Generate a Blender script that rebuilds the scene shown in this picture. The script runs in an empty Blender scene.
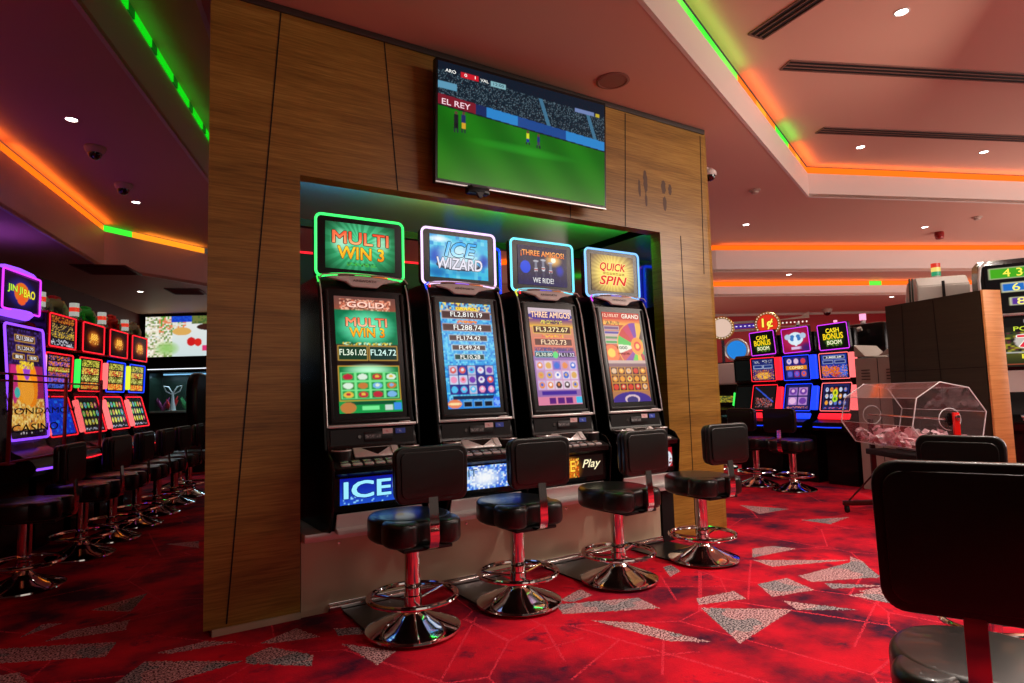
import bpy, bmesh, math, random
import numpy as np
from mathutils import Vector, Matrix
random.seed(7)
PI = math.pi
C = bpy.context.scene.collection
SC = bpy.context.scene

# ---------------------------------------------------------------- camera
cam_d = bpy.data.cameras.new('camera')
cam_d.sensor_width = 36.0
cam_d.lens = 628.0 / 1024.0 * 36.0
cam_d.clip_start = 0.05
cam = bpy.data.objects.new('camera', cam_d)
C.objects.link(cam)
cam.matrix_world = Matrix(((0.843758, -0.02092315, -0.53631582, 0.0),
                           (-0.53596835, -0.08584372, -0.83986236, 0.0),
                           (-0.02846678, 0.99608889, -0.08364547, 1.2),
                           (0, 0, 0, 1)))
SC.camera = cam

# ---------------------------------------------------------------- world, exposure
w = bpy.data.worlds.new('world')
SC.world = w
w.use_nodes = True
w.node_tree.nodes['Background'].inputs[0].default_value = (1.0, 0.72, 0.62, 1)
w.node_tree.nodes['Background'].inputs[1].default_value = 0.06
SC.view_settings.view_transform = 'Standard'
SC.view_settings.look = 'None'
SC.view_settings.gamma = 1.0
SC.view_settings.use_curve_mapping = False
SC.view_settings.exposure = 0.0
SC.cycles.use_denoising = True
SC.cycles.max_bounces = 8
SC.cycles.transparent_max_bounces = 40
SC.cycles.diffuse_bounces = 3
SC.cycles.sample_clamp_indirect = 4.0

L0 = 3.52     # main ceiling
LT = 3.90     # raised tray on the right
LTL = 4.0     # raised tray on the left
LL = 2.95     # low ceiling on the left
LR1 = 3.08    # first step down on the right
LR2 = 2.82    # second step down on the right

# downlights of the room: x, y, z of the ceiling, watts, cone in degrees
SPOTS = [(4.81, 2.12, LT, 140, 110), (7.16, 3.70, LT, 70, 115), (8.66, 3.06, LT, 70, 115),
         (2.30, 0.55, LT, 240, 88), (3.55, 1.35, LT, 240, 98), (0.75, -0.15, LT, 10, 80),
         (5.6, 0.4, LT, 90, 115), (3.9, -0.9, LT, 90, 115),
         (-0.32, 6.03, L0, 4, 80), (0.19, 8.23, L0, 5, 80),
         (10.23, 4.44, L0, 50, 115), (7.6, 5.6, L0, 30, 110), (0.34, 11.19, LL, 3, 80),
         (9.6, 6.3, LR1, 35, 120), (9.0, 8.9, LR2, 10, 120), (12.3, 6.0, LR2, 30, 120)]

# added unseen area lamps that brighten the ceilings, wood and right side
def area(name, loc, aim, sx, sy, watts, col):
    l = bpy.data.lights.new(name, 'AREA'); l.shape = 'RECTANGLE'; l.size = sx; l.size_y = sy; l.energy = watts; l.color = col
    o = bpy.data.objects.new(name, l); C.objects.link(o); o.location = loc
    o.rotation_euler = (Vector(aim) - Vector(loc)).to_track_quat('-Z', 'Y').to_euler(); return o
area('fill_light', (7.0, -1.8, 3.66), (7.2, 0.2, 3.98), 6.0, .3, 125, (1, .86, .78))
area('fill_light', (5.7, 1.5, 2.7), (4.0, 3.7, 1.7), 1.2, 1.0, 30, (1, .86, .74))
area('fill_light', (1.5, -3.5, 2.0), (2.6, 3.6, 2.6), 4.0, 2.0, 14, (1, .84, .74))
area('fill_light', (11.5, 1.5, 1.6), (9.5, 5.5, 3.3), 4.0, 2.0, 110, (1, .84, .78))
area('fill_light', (7.6, 9.2, 0.9), (8.6, 7.0, 3.2), 2.5, 1.5, 25, (1, .80, .72))

# ---------------------------------------------------------------- colour helpers
def s2l(c):
    c = c / 255.0
    return c / 12.92 if c <= 0.04045 else ((c + 0.055) / 1.055) ** 2.4
def rgb(r, g, b): return (s2l(r), s2l(g), s2l(b), 1.0)
def S2L(a):
    a = np.clip(np.asarray(a, float) / 255.0, 0, 1)
    return np.where(a <= 0.04045, a / 12.92, ((a + 0.055) / 1.055) ** 2.4)

# ---------------------------------------------------------------- materials
M = {}
def pm(name, col, rough=0.5, metal=0.0, emit=None, es=0.0, coat=0.0, bump=0.0, bscale=60, trans=0.0, alpha=1.0, spec=None, ior=None):
    m = bpy.data.materials.new(name); m.use_nodes = True
    b = m.node_tree.nodes['Principled BSDF']
    b.inputs['Base Color'].default_value = col
    b.inputs['Roughness'].default_value = rough
    b.inputs['Metallic'].default_value = metal
    b.inputs['Coat Weight'].default_value = coat
    if emit: b.inputs['Emission Color'].default_value = emit; b.inputs['Emission Strength'].default_value = es
    if trans: b.inputs['Transmission Weight'].default_value = trans
    if alpha < 1: b.inputs['Alpha'].default_value = alpha
    if spec is not None: b.inputs['Specular IOR Level'].default_value = spec
    if ior: b.inputs['IOR'].default_value = ior
    if bump or True:
        nt = m.node_tree
        n = nt.nodes.new('ShaderNodeTexNoise'); n.inputs['Scale'].default_value = bscale
        tc = nt.nodes.new('ShaderNodeTexCoord'); nt.links.new(tc.outputs['Object'], n.inputs['Vector'])
        if bump:
            bp = nt.nodes.new('ShaderNodeBump'); bp.inputs['Strength'].default_value = bump; bp.inputs['Distance'].default_value = 0.002
            nt.links.new(n.outputs['Fac'], bp.inputs['Height']); nt.links.new(bp.outputs['Normal'], b.inputs['Normal'])
        elif rough > 0.02 and not trans:
            mr = nt.nodes.new('ShaderNodeMapRange')
            mr.inputs['To Min'].default_value = max(0.0, rough - (0.005 if metal > .5 else 0.03)); mr.inputs['To Max'].default_value = min(1.0, rough + (0.005 if metal > .5 else 0.03))
            nt.links.new(n.outputs['Fac'], mr.inputs['Value']); nt.links.new(mr.outputs['Result'], b.inputs['Roughness'])
    M[name] = m
    return m

pm('black_plastic', rgb(7, 9, 9), 0.25, spec=.35)
pm('black_matte', rgb(6, 7, 7), 0.6, spec=.3)
pm('dark_panel', rgb(36, 35, 35), 0.35, metal=0.3, spec=.35)
pm('vinyl', rgb(13, 17, 15), 0.33, spec=.5, coat=.2, bump=0.10, bscale=250)
pm('chrome', (0.82, 0.80, 0.78, 1), 0.07, 1.0)
pm('dull_chrome', (0.7, 0.68, 0.66, 1), 0.2, 1.0)
pm('silver', (0.74, 0.72, 0.70, 1), 0.3, 0.45)
pm('black_gloss', (.30, .31, .36, 1), 0.06, 1.0)
pm('smudge', rgb(88, 62, 40), 0.6)
pm('brushed_steel', rgb(205, 186, 158), 0.36, 0.25, bscale=4)
pm('plate_metal', rgb(52, 48, 44), 0.3, 0.8)
pm('white_plastic', rgb(215, 205, 200), 0.4)
pm('cream_plastic', rgb(190, 165, 150), 0.4)
pm('ceiling_paint', rgb(214, 166, 146), 0.55, spec=0.35)
pm('ceiling_dark', rgb(150, 120, 110), 0.6)
pm('fascia_paint', rgb(222, 205, 196), 0.45)
pm('red_wall', rgb(170, 12, 22), 0.6)
pm('maroon_wall', rgb(86, 20, 22), 0.6)
pm('dark_wall', rgb(22, 18, 18), 0.6)
pm('soffit', rgb(135, 165, 165), 0.35)
pm('trim_dark', rgb(58, 50, 44), 0.5)
pm('grille_dark', rgb(16, 12, 12), 0.7)
pm('grille_rim', rgb(120, 82, 70), 0.5)
pm('speaker_face', rgb(150, 105, 90), 0.7)
pm('dome_glass', rgb(6, 6, 8), 0.05, coat=1.0)
pm('red_paint', rgb(150, 14, 14), 0.35)
pm('red_gloss', rgb(215, 25, 20), 0.25)
pm('dark_red_metal', rgb(70, 16, 14), 0.35, 0.3)
pm('grey_metal', rgb(178, 174, 164), 0.45)
pm('black_rubber', rgb(8, 8, 8), 0.8)
pm('paper', rgb(244, 208, 214), 0.7)
pm('white_paper', rgb(250, 246, 246), 0.7)
pm('off_screen', rgb(20, 26, 24), 0.12, coat=0.6)
pm('green_edge', rgb(20, 40, 30), 0.3)
pm('plant_green', rgb(40, 120, 60), 0.5)
pm('purple_pink', rgb(150, 50, 110), 0.5)
pm('gold', rgb(200, 150, 50), 0.35, 0.6)
pm('seal_white', rgb(200, 200, 195), 0.5)
pm('toy_white', rgb(235, 245, 225), 0.5)
pm('toy_green', rgb(40, 220, 80), 0.5)
pm('toy_red', rgb(230, 40, 40), 0.5)
pm('toy_grey', rgb(170, 170, 150), 0.5)
pm('acrylic_edge', rgb(225, 222, 225), 0.15, emit=None)

def em(name, col, s):
    m = bpy.data.materials.new(name); m.use_nodes = True
    nt = m.node_tree
    b = nt.nodes['Principled BSDF']
    b.inputs['Base Color'].default_value = (0.02, 0.02, 0.02, 1)
    b.inputs['Roughness'].default_value = 0.25
    b.inputs['Emission Color'].default_value = col
    b.inputs['Emission Strength'].default_value = s
    M[name] = m; return m
em('lamp_white', (1, 0.93, 0.85, 1), 14)
em('neon_green', rgb(60, 255, 110), 1.6)
em('neon_pinkwhite', rgb(240, 205, 255), 1.5)
em('neon_cyan', rgb(120, 235, 255), 1.4)
em('neon_blue', rgb(20, 60, 255), 1.6)
em('neon_skyblue', rgb(130, 190, 255), 1.5)
em('neon_red', rgb(255, 30, 45), 1.5)
em('neon_redpink', rgb(255, 110, 110), 1.4)
em('neon_purple', rgb(140, 70, 255), 1.8)
em('neon_magenta', rgb(225, 60, 255), 1.3)
em('neon_pink', rgb(255, 150, 190), 1.5)
em('neon_yellow', rgb(230, 240, 60), 1.1)
em('neon_orange', rgb(255, 130, 25), 1.1)
em('led_green', rgb(60, 255, 90), 1.1)
em('led_white', rgb(240, 245, 255), 1.6)
em('light_red', rgb(255, 60, 40), 0.7)
em('light_amber', rgb(255, 225, 120), 0.9)
em('light_green', rgb(40, 190, 130), 0.6)
em('light_white', rgb(235, 235, 225), 0.45)

def attr_mat(name, strength, rough=0.18):
    m = bpy.data.materials.new(name); m.use_nodes = True
    nt = m.node_tree; b = nt.nodes['Principled BSDF']
    b.inputs['Base Color'].default_value = (0.01, 0.01, 0.01, 1); b.inputs['Roughness'].default_value = rough; b.inputs['Specular IOR Level'].default_value = 0.12
    a = nt.nodes.new('ShaderNodeAttribute'); a.attribute_name = 'Col'
    nt.links.new(a.outputs['Color'], b.inputs['Emission Color']); b.inputs['Emission Strength'].default_value = strength
    M[name] = m
attr_mat('screen', 1.0)
attr_mat('led_strip', 1.35)
attr_mat('lettering', 1.15, 0.4)
attr_mat('led_tray', 14)
def paint_attr(name, rough):
    m = bpy.data.materials.new(name); m.use_nodes = True
    nt = m.node_tree; b = nt.nodes['Principled BSDF']; b.inputs['Roughness'].default_value = rough
    a = nt.nodes.new('ShaderNodeAttribute'); a.attribute_name = 'Col'
    nt.links.new(a.outputs['Color'], b.inputs['Base Color']); M[name] = m
paint_attr('print', 0.35)

def acrylic():
    m = bpy.data.materials.new('acrylic'); m.use_nodes = True
    nt = m.node_tree; nt.nodes.remove(nt.nodes['Principled BSDF'])
    out = nt.nodes['Material Output']
    t = nt.nodes.new('ShaderNodeBsdfTransparent'); t.inputs[0].default_value = (0.992, 0.982, 0.987, 1)
    g = nt.nodes.new('ShaderNodeBsdfGlossy'); g.inputs['Roughness'].default_value = 0.06; g.inputs[0].default_value = (1, 0.95, 0.97, 1)
    d = nt.nodes.new('ShaderNodeBsdfDiffuse'); d.inputs[0].default_value = (0.9, 0.75, 0.8, 1)
    lw = nt.nodes.new('ShaderNodeLayerWeight'); lw.inputs['Blend'].default_value = 0.5
    pw = nt.nodes.new('ShaderNodeMath'); pw.operation = 'POWER'; pw.inputs[1].default_value = 4.0; nt.links.new(lw.outputs['Facing'], pw.inputs[0])
    f = nt.nodes.new('ShaderNodeMapRange'); f.inputs['To Min'].default_value = 0.03; f.inputs['To Max'].default_value = 0.8; nt.links.new(pw.outputs[0], f.inputs['Value'])
    x = nt.nodes.new('ShaderNodeMixShader'); y = nt.nodes.new('ShaderNodeMixShader')
    n = nt.nodes.new('ShaderNodeTexNoise'); n.inputs['Scale'].default_value = 3.0
    mr = nt.nodes.new('ShaderNodeMapRange'); mr.inputs['To Min'].default_value = 0.004; mr.inputs['To Max'].default_value = 0.02
    nt.links.new(n.outputs['Fac'], mr.inputs['Value']); nt.links.new(mr.outputs['Result'], y.inputs[0])
    nt.links.new(f.outputs['Result'], x.inputs[0]); nt.links.new(t.outputs[0], x.inputs[1]); nt.links.new(g.outputs[0], x.inputs[2])
    nt.links.new(x.outputs[0], y.inputs[1]); nt.links.new(d.outputs[0], y.inputs[2]); nt.links.new(y.outputs[0], out.inputs[0])
    M['acrylic'] = m
acrylic()

def wood(name, c1, c2, c3, rough=0.33, scale=1.0):
    m = bpy.data.materials.new(name); m.use_nodes = True
    nt = m.node_tree; b = nt.nodes['Principled BSDF']; b.inputs['Roughness'].default_value = rough
    tc = nt.nodes.new('ShaderNodeTexCoord')
    mp = nt.nodes.new('ShaderNodeMapping'); mp.inputs['Scale'].default_value = (2.2 * scale, 2.2 * scale, 60 * scale)
    n1 = nt.nodes.new('ShaderNodeTexNoise'); n1.inputs['Scale'].default_value = 1.6; n1.inputs['Detail'].default_value = 5; n1.inputs['Roughness'].default_value = 0.65
    mp2 = nt.nodes.new('ShaderNodeMapping'); mp2.inputs['Scale'].default_value = (0.7, 0.7, 9)
    n2 = nt.nodes.new('ShaderNodeTexNoise'); n2.inputs['Scale'].default_value = 1.2; n2.inputs['Detail'].default_value = 3
    r = nt.nodes.new('ShaderNodeValToRGB'); e = r.color_ramp.elements
    e[0].position = 0.36; e[0].color = c1; e[1].position = 0.66; e[1].color = c3
    k = e.new(0.5); k.color = c2
    mx = nt.nodes.new('ShaderNodeMix'); mx.data_type = 'FLOAT'; mx.inputs[0].default_value = 0.4
    L = nt.links
    L.new(tc.outputs['Object'], mp.inputs[0]); L.new(mp.outputs[0], n1.inputs['Vector'])
    L.new(tc.outputs['Object'], mp2.inputs[0]); L.new(mp2.outputs[0], n2.inputs['Vector'])
    L.new(n1.outputs['Fac'], mx.inputs[2]); L.new(n2.outputs['Fac'], mx.inputs[3])
    L.new(mx.outputs[0], r.inputs[0]); L.new(r.outputs[0], b.inputs['Base Color'])
    bp = nt.nodes.new('ShaderNodeBump'); bp.inputs['Strength'].default_value = 0.08; bp.inputs['Distance'].default_value = 0.002
    L.new(n1.outputs['Fac'], bp.inputs['Height']); L.new(bp.outputs[0], b.inputs['Normal'])
    M[name] = m
wood('oak', rgb(112, 80, 26), rgb(146, 108, 42), rgb(174, 136, 62))
wood('oak_light', rgb(188, 120, 66), rgb(214, 146, 86), rgb(228, 164, 104), 0.4, 0.7)
wood('oak_dark', rgb(40, 33, 22), rgb(48, 39, 27), rgb(55, 45, 31), 0.45, 0.7)

# carpet: grey speckled shards over red with dark violet clouds and thin pale lines
SHARDS = [[(2.1, 2.85), (2.58, 2.6), (2.61, 2.8), (2.16, 3.0)], [(2.28, 2.25), (2.43, 2.12), (2.32, 2.52), (2.16, 2.69)], [(2.52, 2.03), (3.13, 2.16), (2.76, 2.47)], [(2.79, 2.51), (3.08, 2.42), (3.14, 2.55), (2.86, 2.59)], [(3.22, 2.35), (3.52, 2.28), (3.61, 2.52), (3.36, 2.55)], [(3.14, 2.14), (3.39, 1.95), (3.21, 2.28)], [(3.65, 2.38), (4.07, 2.18), (4.35, 2.47), (3.7, 2.5)], [(3.85, 2.95), (4.31, 2.91), (4.25, 3.07), (4.06, 3.11)], [(3.76, 2.73), (4.31, 2.5), (3.8, 2.91)], [(3.62, 2.23), (3.92, 2.07), (3.69, 2.32)], [(3.64, 1.83), (3.83, 1.77), (3.94, 2.0), (3.58, 2.11)], [(3.06, 2.98), (3.21, 3.03), (3.27, 3.17), (3.19, 3.17)], [(2.21, 3.04), (2.27, 2.97), (2.43, 3.0), (2.45, 3.14)], [(3.92, 2.29), (4.04, 2.18), (4.34, 2.44), (4.4, 2.56)], [(3.67, 1.76), (3.99, 2.04), (3.7, 2.12)], [(0.12, 4.4), (0.22, 4.76), (-0.08, 4.59)], [(-0.2, 4.42), (-0.3, 4.47), (-0.38, 4.29)], [(0.09, 4.07), (0.11, 4.24), (-0.16, 4.25), (-0.27, 4.14)], [(-0.42, 3.93), (0.0, 3.71), (0.05, 3.9), (-0.45, 4.16), (-0.57, 4.2)], [(0.26, 3.56), (0.56, 3.52), (0.43, 3.63), (0.21, 3.61)], [(0.04, 3.34), (0.23, 3.2), (0.54, 3.25), (0.16, 3.53)], [(0.7, 3.39), (0.92, 3.33), (0.85, 3.53), (0.65, 3.43)], [(0.55, 3.21), (0.79, 3.0), (0.83, 3.12), (0.68, 3.35), (0.56, 3.29)], [(1.0, 3.29), (1.14, 3.22), (1.14, 3.33), (1.01, 3.41)], [(1.04, 2.83), (1.17, 2.93), (0.98, 3.18)], [(-0.43, 3.5), (-0.29, 3.39), (-0.28, 3.57), (-0.33, 3.74), (-0.44, 3.77)], [(0.64, 5.93), (0.67, 6.23), (0.42, 6.29)], [(5.22, 3.89), (5.64, 3.86), (5.47, 4.31)], [(5.28, 3.23), (5.69, 3.29), (5.25, 3.49)], [(5.01, 4.56), (5.29, 4.47), (5.33, 4.84)]]
LINES = [[(1.92, 2.78), (1.74, 2.36)], [(1.72, 2.53), (1.98, 2.52)], [(2.36, 2.36), (1.99, 2.01)], [(1.92, 2.25), (2.3, 2.08)], [(3.04, 3.05), (2.75, 2.64)], [(3.79, 2.92), (3.07, 2.4)], [(1.65, 2.2), (2.1, 2.4)], [(2.7, 3.0), (3.2, 2.62)], [(0.2, 3.9), (0.8, 3.2)], [(2.9, 1.7), (3.7, 2.0)], [(1.1, 2.4), (1.7, 3.1)]]
def carpet():
    m = bpy.data.materials.new('carpet'); m.use_nodes = True
    nt = m.node_tree; L = nt.links; b = nt.nodes['Principled BSDF']
    b.inputs['Roughness'].default_value = 0.85; b.inputs['Specular IOR Level'].default_value = 0.2
    def N(t): return nt.nodes.new(t)
    def math2(op, a, bb):
        n = N('ShaderNodeMath'); n.operation = op
        for i, v in enumerate((a, bb)):
            if isinstance(v, (int, float)): n.inputs[i].default_value = v
            elif v is not None: L.new(v, n.inputs[i])
        return n.outputs[0]
    tc = N('ShaderNodeTexCoord'); sep = N('ShaderNodeSeparateXYZ'); L.new(tc.outputs['Object'], sep.inputs[0])
    fine = N('ShaderNodeTexNoise'); fine.inputs['Scale'].default_value = 60; fine.inputs['Detail'].default_value = 1; L.new(tc.outputs['Object'], fine.inputs['Vector'])
    jit = math2('MULTIPLY', math2('SUBTRACT', fine.outputs['Fac'], 0.5), 0.03)
    cx = N('ShaderNodeCombineXYZ'); L.new(math2('ADD', sep.outputs[0], jit), cx.inputs[0]); L.new(math2('ADD', sep.outputs[1], jit), cx.inputs[1]); cx.inputs[2].default_value = 1.0
    def dot(v, src=None):
        n = N('ShaderNodeVectorMath'); n.operation = 'DOT_PRODUCT'; L.new(src or cx.outputs[0], n.inputs[0]); n.inputs[1].default_value = v
        return n.outputs['Value']
    def polymask(P, src=None):
        k = None
        for i in range(len(P)):
            a = P[i]; c = P[(i + 1) % len(P)]; dx, dy = c[0] - a[0], c[1] - a[1]; l = math.hypot(dx, dy)
            nx, ny = -dy / l, dx / l
            v = dot((nx, ny, -(nx * a[0] + ny * a[1])), src)
            k = v if k is None else math2('MINIMUM', k, v)
        return k
    tot = None
    for P in SHARDS:
        k = polymask(P); tot = k if tot is None else math2('MAXIMUM', tot, k)
    # the same shard repeat elsewhere on the floor (behind the camera and far away)
    shard = math2('GREATER_THAN', tot, 0.0)
    lt = None
    for a, c in LINES:
        dx, dy = c[0] - a[0], c[1] - a[1]; l = math.hypot(dx, dy); nx, ny = -dy / l * .006, dx / l * .006
        k = polymask([(a[0] - nx, a[1] - ny), (c[0] - nx, c[1] - ny), (c[0] + nx, c[1] + ny), (a[0] + nx, a[1] + ny)])
        lt = k if lt is None else math2('MAXIMUM', lt, k)
    line = math2('GREATER_THAN', lt, 0.0)
    vor = N('ShaderNodeTexVoronoi'); vor.feature = 'DISTANCE_TO_EDGE'; vor.inputs['Scale'].default_value = 1.15; L.new(tc.outputs['Object'], vor.inputs['Vector'])
    vl = math2('LESS_THAN', vor.outputs['Distance'], 0.0055)
    line = math2('MAXIMUM', line, vl)
    # base colours
    n1 = N('ShaderNodeTexNoise'); n1.inputs['Scale'].default_value = 1.7; n1.inputs['Detail'].default_value = 5; n1.inputs['Roughness'].default_value = 0.6; L.new(tc.outputs['Object'], n1.inputs['Vector'])
    r1 = N('ShaderNodeValToRGB'); e = r1.color_ramp.elements
    e[0].position = 0.36; e[0].color = rgb(62, 8, 40); e[1].position = 0.66; e[1].color = rgb(226, 6, 38)
    k = e.new(0.44); k.color = rgb(140, 4, 36); k = e.new(0.54); k.color = rgb(200, 4, 36)
    L.new(n1.outputs['Fac'], r1.inputs[0])
    n2 = N('ShaderNodeTexNoise'); n2.inputs['Scale'].default_value = 3.6; n2.inputs['Detail'].default_value = 6; n2.inputs['Roughness'].default_value = 0.7; L.new(tc.outputs['Object'], n2.inputs['Vector'])
    r2 = N('ShaderNodeValToRGB'); e = r2.color_ramp.elements; e[0].position = 0.57; e[0].color = (0, 0, 0, 1); e[1].position = 0.68; e[1].color = (1, 1, 1, 1)
    L.new(n2.outputs['Fac'], r2.inputs[0])
    mx = N('ShaderNodeMix'); mx.data_type = 'RGBA'; L.new(math2('MULTIPLY', r2.outputs[0], 0.85), mx.inputs[0]); L.new(r1.outputs[0], mx.inputs[6]); mx.inputs[7].default_value = rgb(40, 14, 46)
    # speckle
    sp = N('ShaderNodeTexNoise'); sp.inputs['Scale'].default_value = 105; sp.inputs['Detail'].default_value = 2; L.new(tc.outputs['Object'], sp.inputs['Vector'])
    rs = N('ShaderNodeValToRGB'); e = rs.color_ramp.elements; e[0].position = 0.46; e[0].color = rgb(84, 16, 30); e[1].position = 0.53; e[1].color = rgb(225, 176, 176)
    L.new(sp.outputs['Fac'], rs.inputs[0])
    big = N('ShaderNodeTexNoise'); big.inputs['Scale'].default_value = 2.8; L.new(tc.outputs['Object'], big.inputs['Vector'])
    rs2 = N('ShaderNodeValToRGB'); e = rs2.color_ramp.elements; e[0].position = 0.46; e[0].color = rgb(36, 32, 38); e[1].position = 0.53; e[1].color = rgb(180, 166, 168)
    L.new(sp.outputs['Fac'], rs2.inputs[0])
    mg = N('ShaderNodeMix'); mg.data_type = 'RGBA'; rb = math2('GREATER_THAN', big.outputs['Fac'], 0.55); L.new(rb, mg.inputs[0]); L.new(rs.outputs[0], mg.inputs[6]); L.new(rs2.outputs[0], mg.inputs[7])
    m1 = N('ShaderNodeMix'); m1.data_type = 'RGBA'; L.new(math2('MULTIPLY', line, math2('GREATER_THAN', sp.outputs['Fac'], 0.47)), m1.inputs[0]); L.new(mx.outputs[2], m1.inputs[6]); m1.inputs[7].default_value = rgb(222, 44, 66)
    m2 = N('ShaderNodeMix'); m2.data_type = 'RGBA'; L.new(shard, m2.inputs[0]); L.new(m1.outputs[2], m2.inputs[6]); L.new(mg.outputs[2], m2.inputs[7])
    L.new(m2.outputs[2], b.inputs['Base Color'])
    bp = N('ShaderNodeBump'); bp.inputs['Strength'].default_value = 0.5; bp.inputs['Distance'].default_value = 0.004
    L.new(sp.outputs['Fac'], bp.inputs['Height']); L.new(bp.outputs[0], b.inputs['Normal'])
    M['carpet'] = m
carpet()

# ---------------------------------------------------------------- mesh helpers
def NB(): return bmesh.new()
def add_box(bm, c, s, rot=None, bev=0.0, seg=2, mat=0):
    t = bmesh.new()
    bmesh.ops.create_cube(t, size=1.0, matrix=Matrix.Diagonal((s[0], s[1], s[2], 1)))
    if bev > 0:
        bmesh.ops.bevel(t, geom=list(t.edges), offset=min(bev, min(s) * 0.49), segments=seg, profile=0.5, affect='EDGES')
    if rot is not None: bmesh.ops.transform(t, matrix=rot.to_4x4(), verts=t.verts)
    bmesh.ops.translate(t, verts=t.verts, vec=c)
    join(bm, t, mat); return bm
def join(bm, t, mat=0, smooth=False):
    m = {}
    for v in t.verts: m[v] = bm.verts.new(v.co)
    for f in t.faces:
        try: nf = bm.faces.new([m[v] for v in f.verts])
        except ValueError: continue
        nf.material_index = mat; nf.smooth = f.smooth or smooth
    t.free()
def add_lathe(bm, prof, c=(0, 0, 0), seg=40, mat=0, sx=1.0, sy=1.0):
    t = bmesh.new(); rings = []
    for r, z in prof:
        if r < 1e-5: rings.append([t.verts.new((c[0], c[1], c[2] + z))])
        else: rings.append([t.verts.new((c[0] + sx * r * math.cos(2 * PI * k / seg), c[1] + sy * r * math.sin(2 * PI * k / seg), c[2] + z)) for k in range(seg)])
    for a, b in zip(rings, rings[1:]):
        for k in range(seg):
            k2 = (k + 1) % seg
            vs = [a[k % len(a)], a[k2 % len(a)], b[k2 % len(b)], b[k % len(b)]]
            u = []
            for v in vs:
                if v not in u: u.append(v)
            if len(u) > 2:
                f = t.faces.new(u); f.smooth = True
    bmesh.ops.recalc_face_normals(t, faces=t.faces)
    join(bm, t, mat); return bm
def add_tube(bm, pts, r, seg=10, closed=False, mat=0, ry=None):
    t = bmesh.new(); P = [Vector(p) for p in pts]; n = len(P); rings = []
    up = Vector((0, 0, 1))
    prev = None
    for i in range(n):
        if closed: d = (P[(i + 1) % n] - P[i - 1])
        else: d = P[min(i + 1, n - 1)] - P[max(i - 1, 0)]
        d.normalize()
        a = prev - d * prev.dot(d) if prev is not None else (up.cross(d) if abs(d.z) < 0.95 else Vector((1, 0, 0)).cross(d))
        if a.length < 1e-6: a = d.orthogonal()
        a.normalize(); prev = a; b = d.cross(a)
        rr = r[i] if isinstance(r, (list, tuple)) else r
        rb = ry if ry else rr
        rings.append([t.verts.new(P[i] + a * rr * math.cos(2 * PI * k / seg) + b * rb * math.sin(2 * PI * k / seg)) for k in range(seg)])
    m = n if closed else n - 1
    for i in range(m):
        a, b = rings[i], rings[(i + 1) % n]
        for k in range(seg):
            f = t.faces.new([a[k], a[(k + 1) % seg], b[(k + 1) % seg], b[k]]); f.smooth = True
    if not closed:
        t.faces.new(rings[0][::-1]); t.faces.new(rings[-1])
    bmesh.ops.recalc_face_normals(t, faces=t.faces)
    join(bm, t, mat); return bm
def ring_pts(r, z, n=40, c=(0, 0)): return [(c[0] + r * math.cos(2 * PI * k / n), c[1] + r * math.sin(2 * PI * k / n), z) for k in range(n)]
def add_prism(bm, pts, axis, a, b, mat=0, bev=0.0):
    """extrude 2D pts along an axis from a to b.  axis 'x': pts are (y,z); 'y': (x,z); 'z': (x,y)"""
    t = bmesh.new()
    def mk(p, q): return {'x': (q, p[0], p[1]), 'y': (p[0], q, p[1]), 'z': (p[0], p[1], q)}[axis]
    A = [t.verts.new(mk(p, a)) for p in pts]; B = [t.verts.new(mk(p, b)) for p in pts]
    t.faces.new(A); t.faces.new(B[::-1])
    for i in range(len(pts)):
        j = (i + 1) % len(pts); t.faces.new([A[i], B[i], B[j], A[j]])
    bmesh.ops.recalc_face_normals(t, faces=t.faces)
    if bev: bmesh.ops.bevel(t, geom=[e for e in t.edges], offset=bev, segments=2, affect='EDGES')
    join(bm, t, mat); return bm
def rrect(w, h, r, n=5, arch=0.0):
    """rounded rectangle outline centred on 0; arch lifts the middle of the lower edge"""
    P = []
    for cx, cy, a0 in ((w / 2 - r, h / 2 - r, 0), (-w / 2 + r, h / 2 - r, 90), (-w / 2 + r, -h / 2 + r, 180), (w / 2 - r, -h / 2 + r, 270)):
        if a0 == 270 and arch:
            for k in range(1, 8):
                x = -w / 2 + r + (w - 2 * r) * k / 8; P.append((x, -h / 2 + arch * (1 - (2 * x / w) ** 2)))
        for k in range(n + 1):
            a = math.radians(a0 + 90 * k / n); P.append((cx + r * math.cos(a), cy + r * math.sin(a)))
    return P
def smooth_by_angle(me, ang=35):
    bm = bmesh.new(); bm.from_mesh(me)
    for f in bm.faces: f.smooth = True
    for e in bm.edges:
        if len(e.link_faces) == 2 and e.calc_face_angle(0) > math.radians(ang): e.smooth = False
    bm.to_mesh(me); bm.free()
def obj(name, bm, mats, parent=None, xf=None, smooth=True):
    if xf is not None: bmesh.ops.transform(bm, matrix=xf, verts=bm.verts)
    me = bpy.data.meshes.new(name); bm.to_mesh(me); bm.free()
    if smooth: smooth_by_angle(me)
    for k in (mats if isinstance(mats, (list, tuple)) else [mats]): me.materials.append(M[k])
    o = bpy.data.objects.new(name, me); C.objects.link(o)
    if parent: o.parent = parent
    return o
def tag(o, label=None, cat=None, group=None, kind=None):
    if label: o['label'] = label
    if cat: o['category'] = cat
    if group: o['group'] = group
    if kind: o['kind'] = kind
    return o
def thing(name, label, cat, loc=(0, 0, 0), rotz=0.0, group=None):
    o = bpy.data.objects.new(name, None); C.objects.link(o); o.empty_display_size = 0.1
    o.location = loc; o.rotation_euler = (0, 0, rotz)
    return tag(o, label, cat, group)
def struct(name, bm, mats, smooth=False):
    o = obj(name, bm, mats, smooth=smooth); o['kind'] = 'structure'; return o
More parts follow.
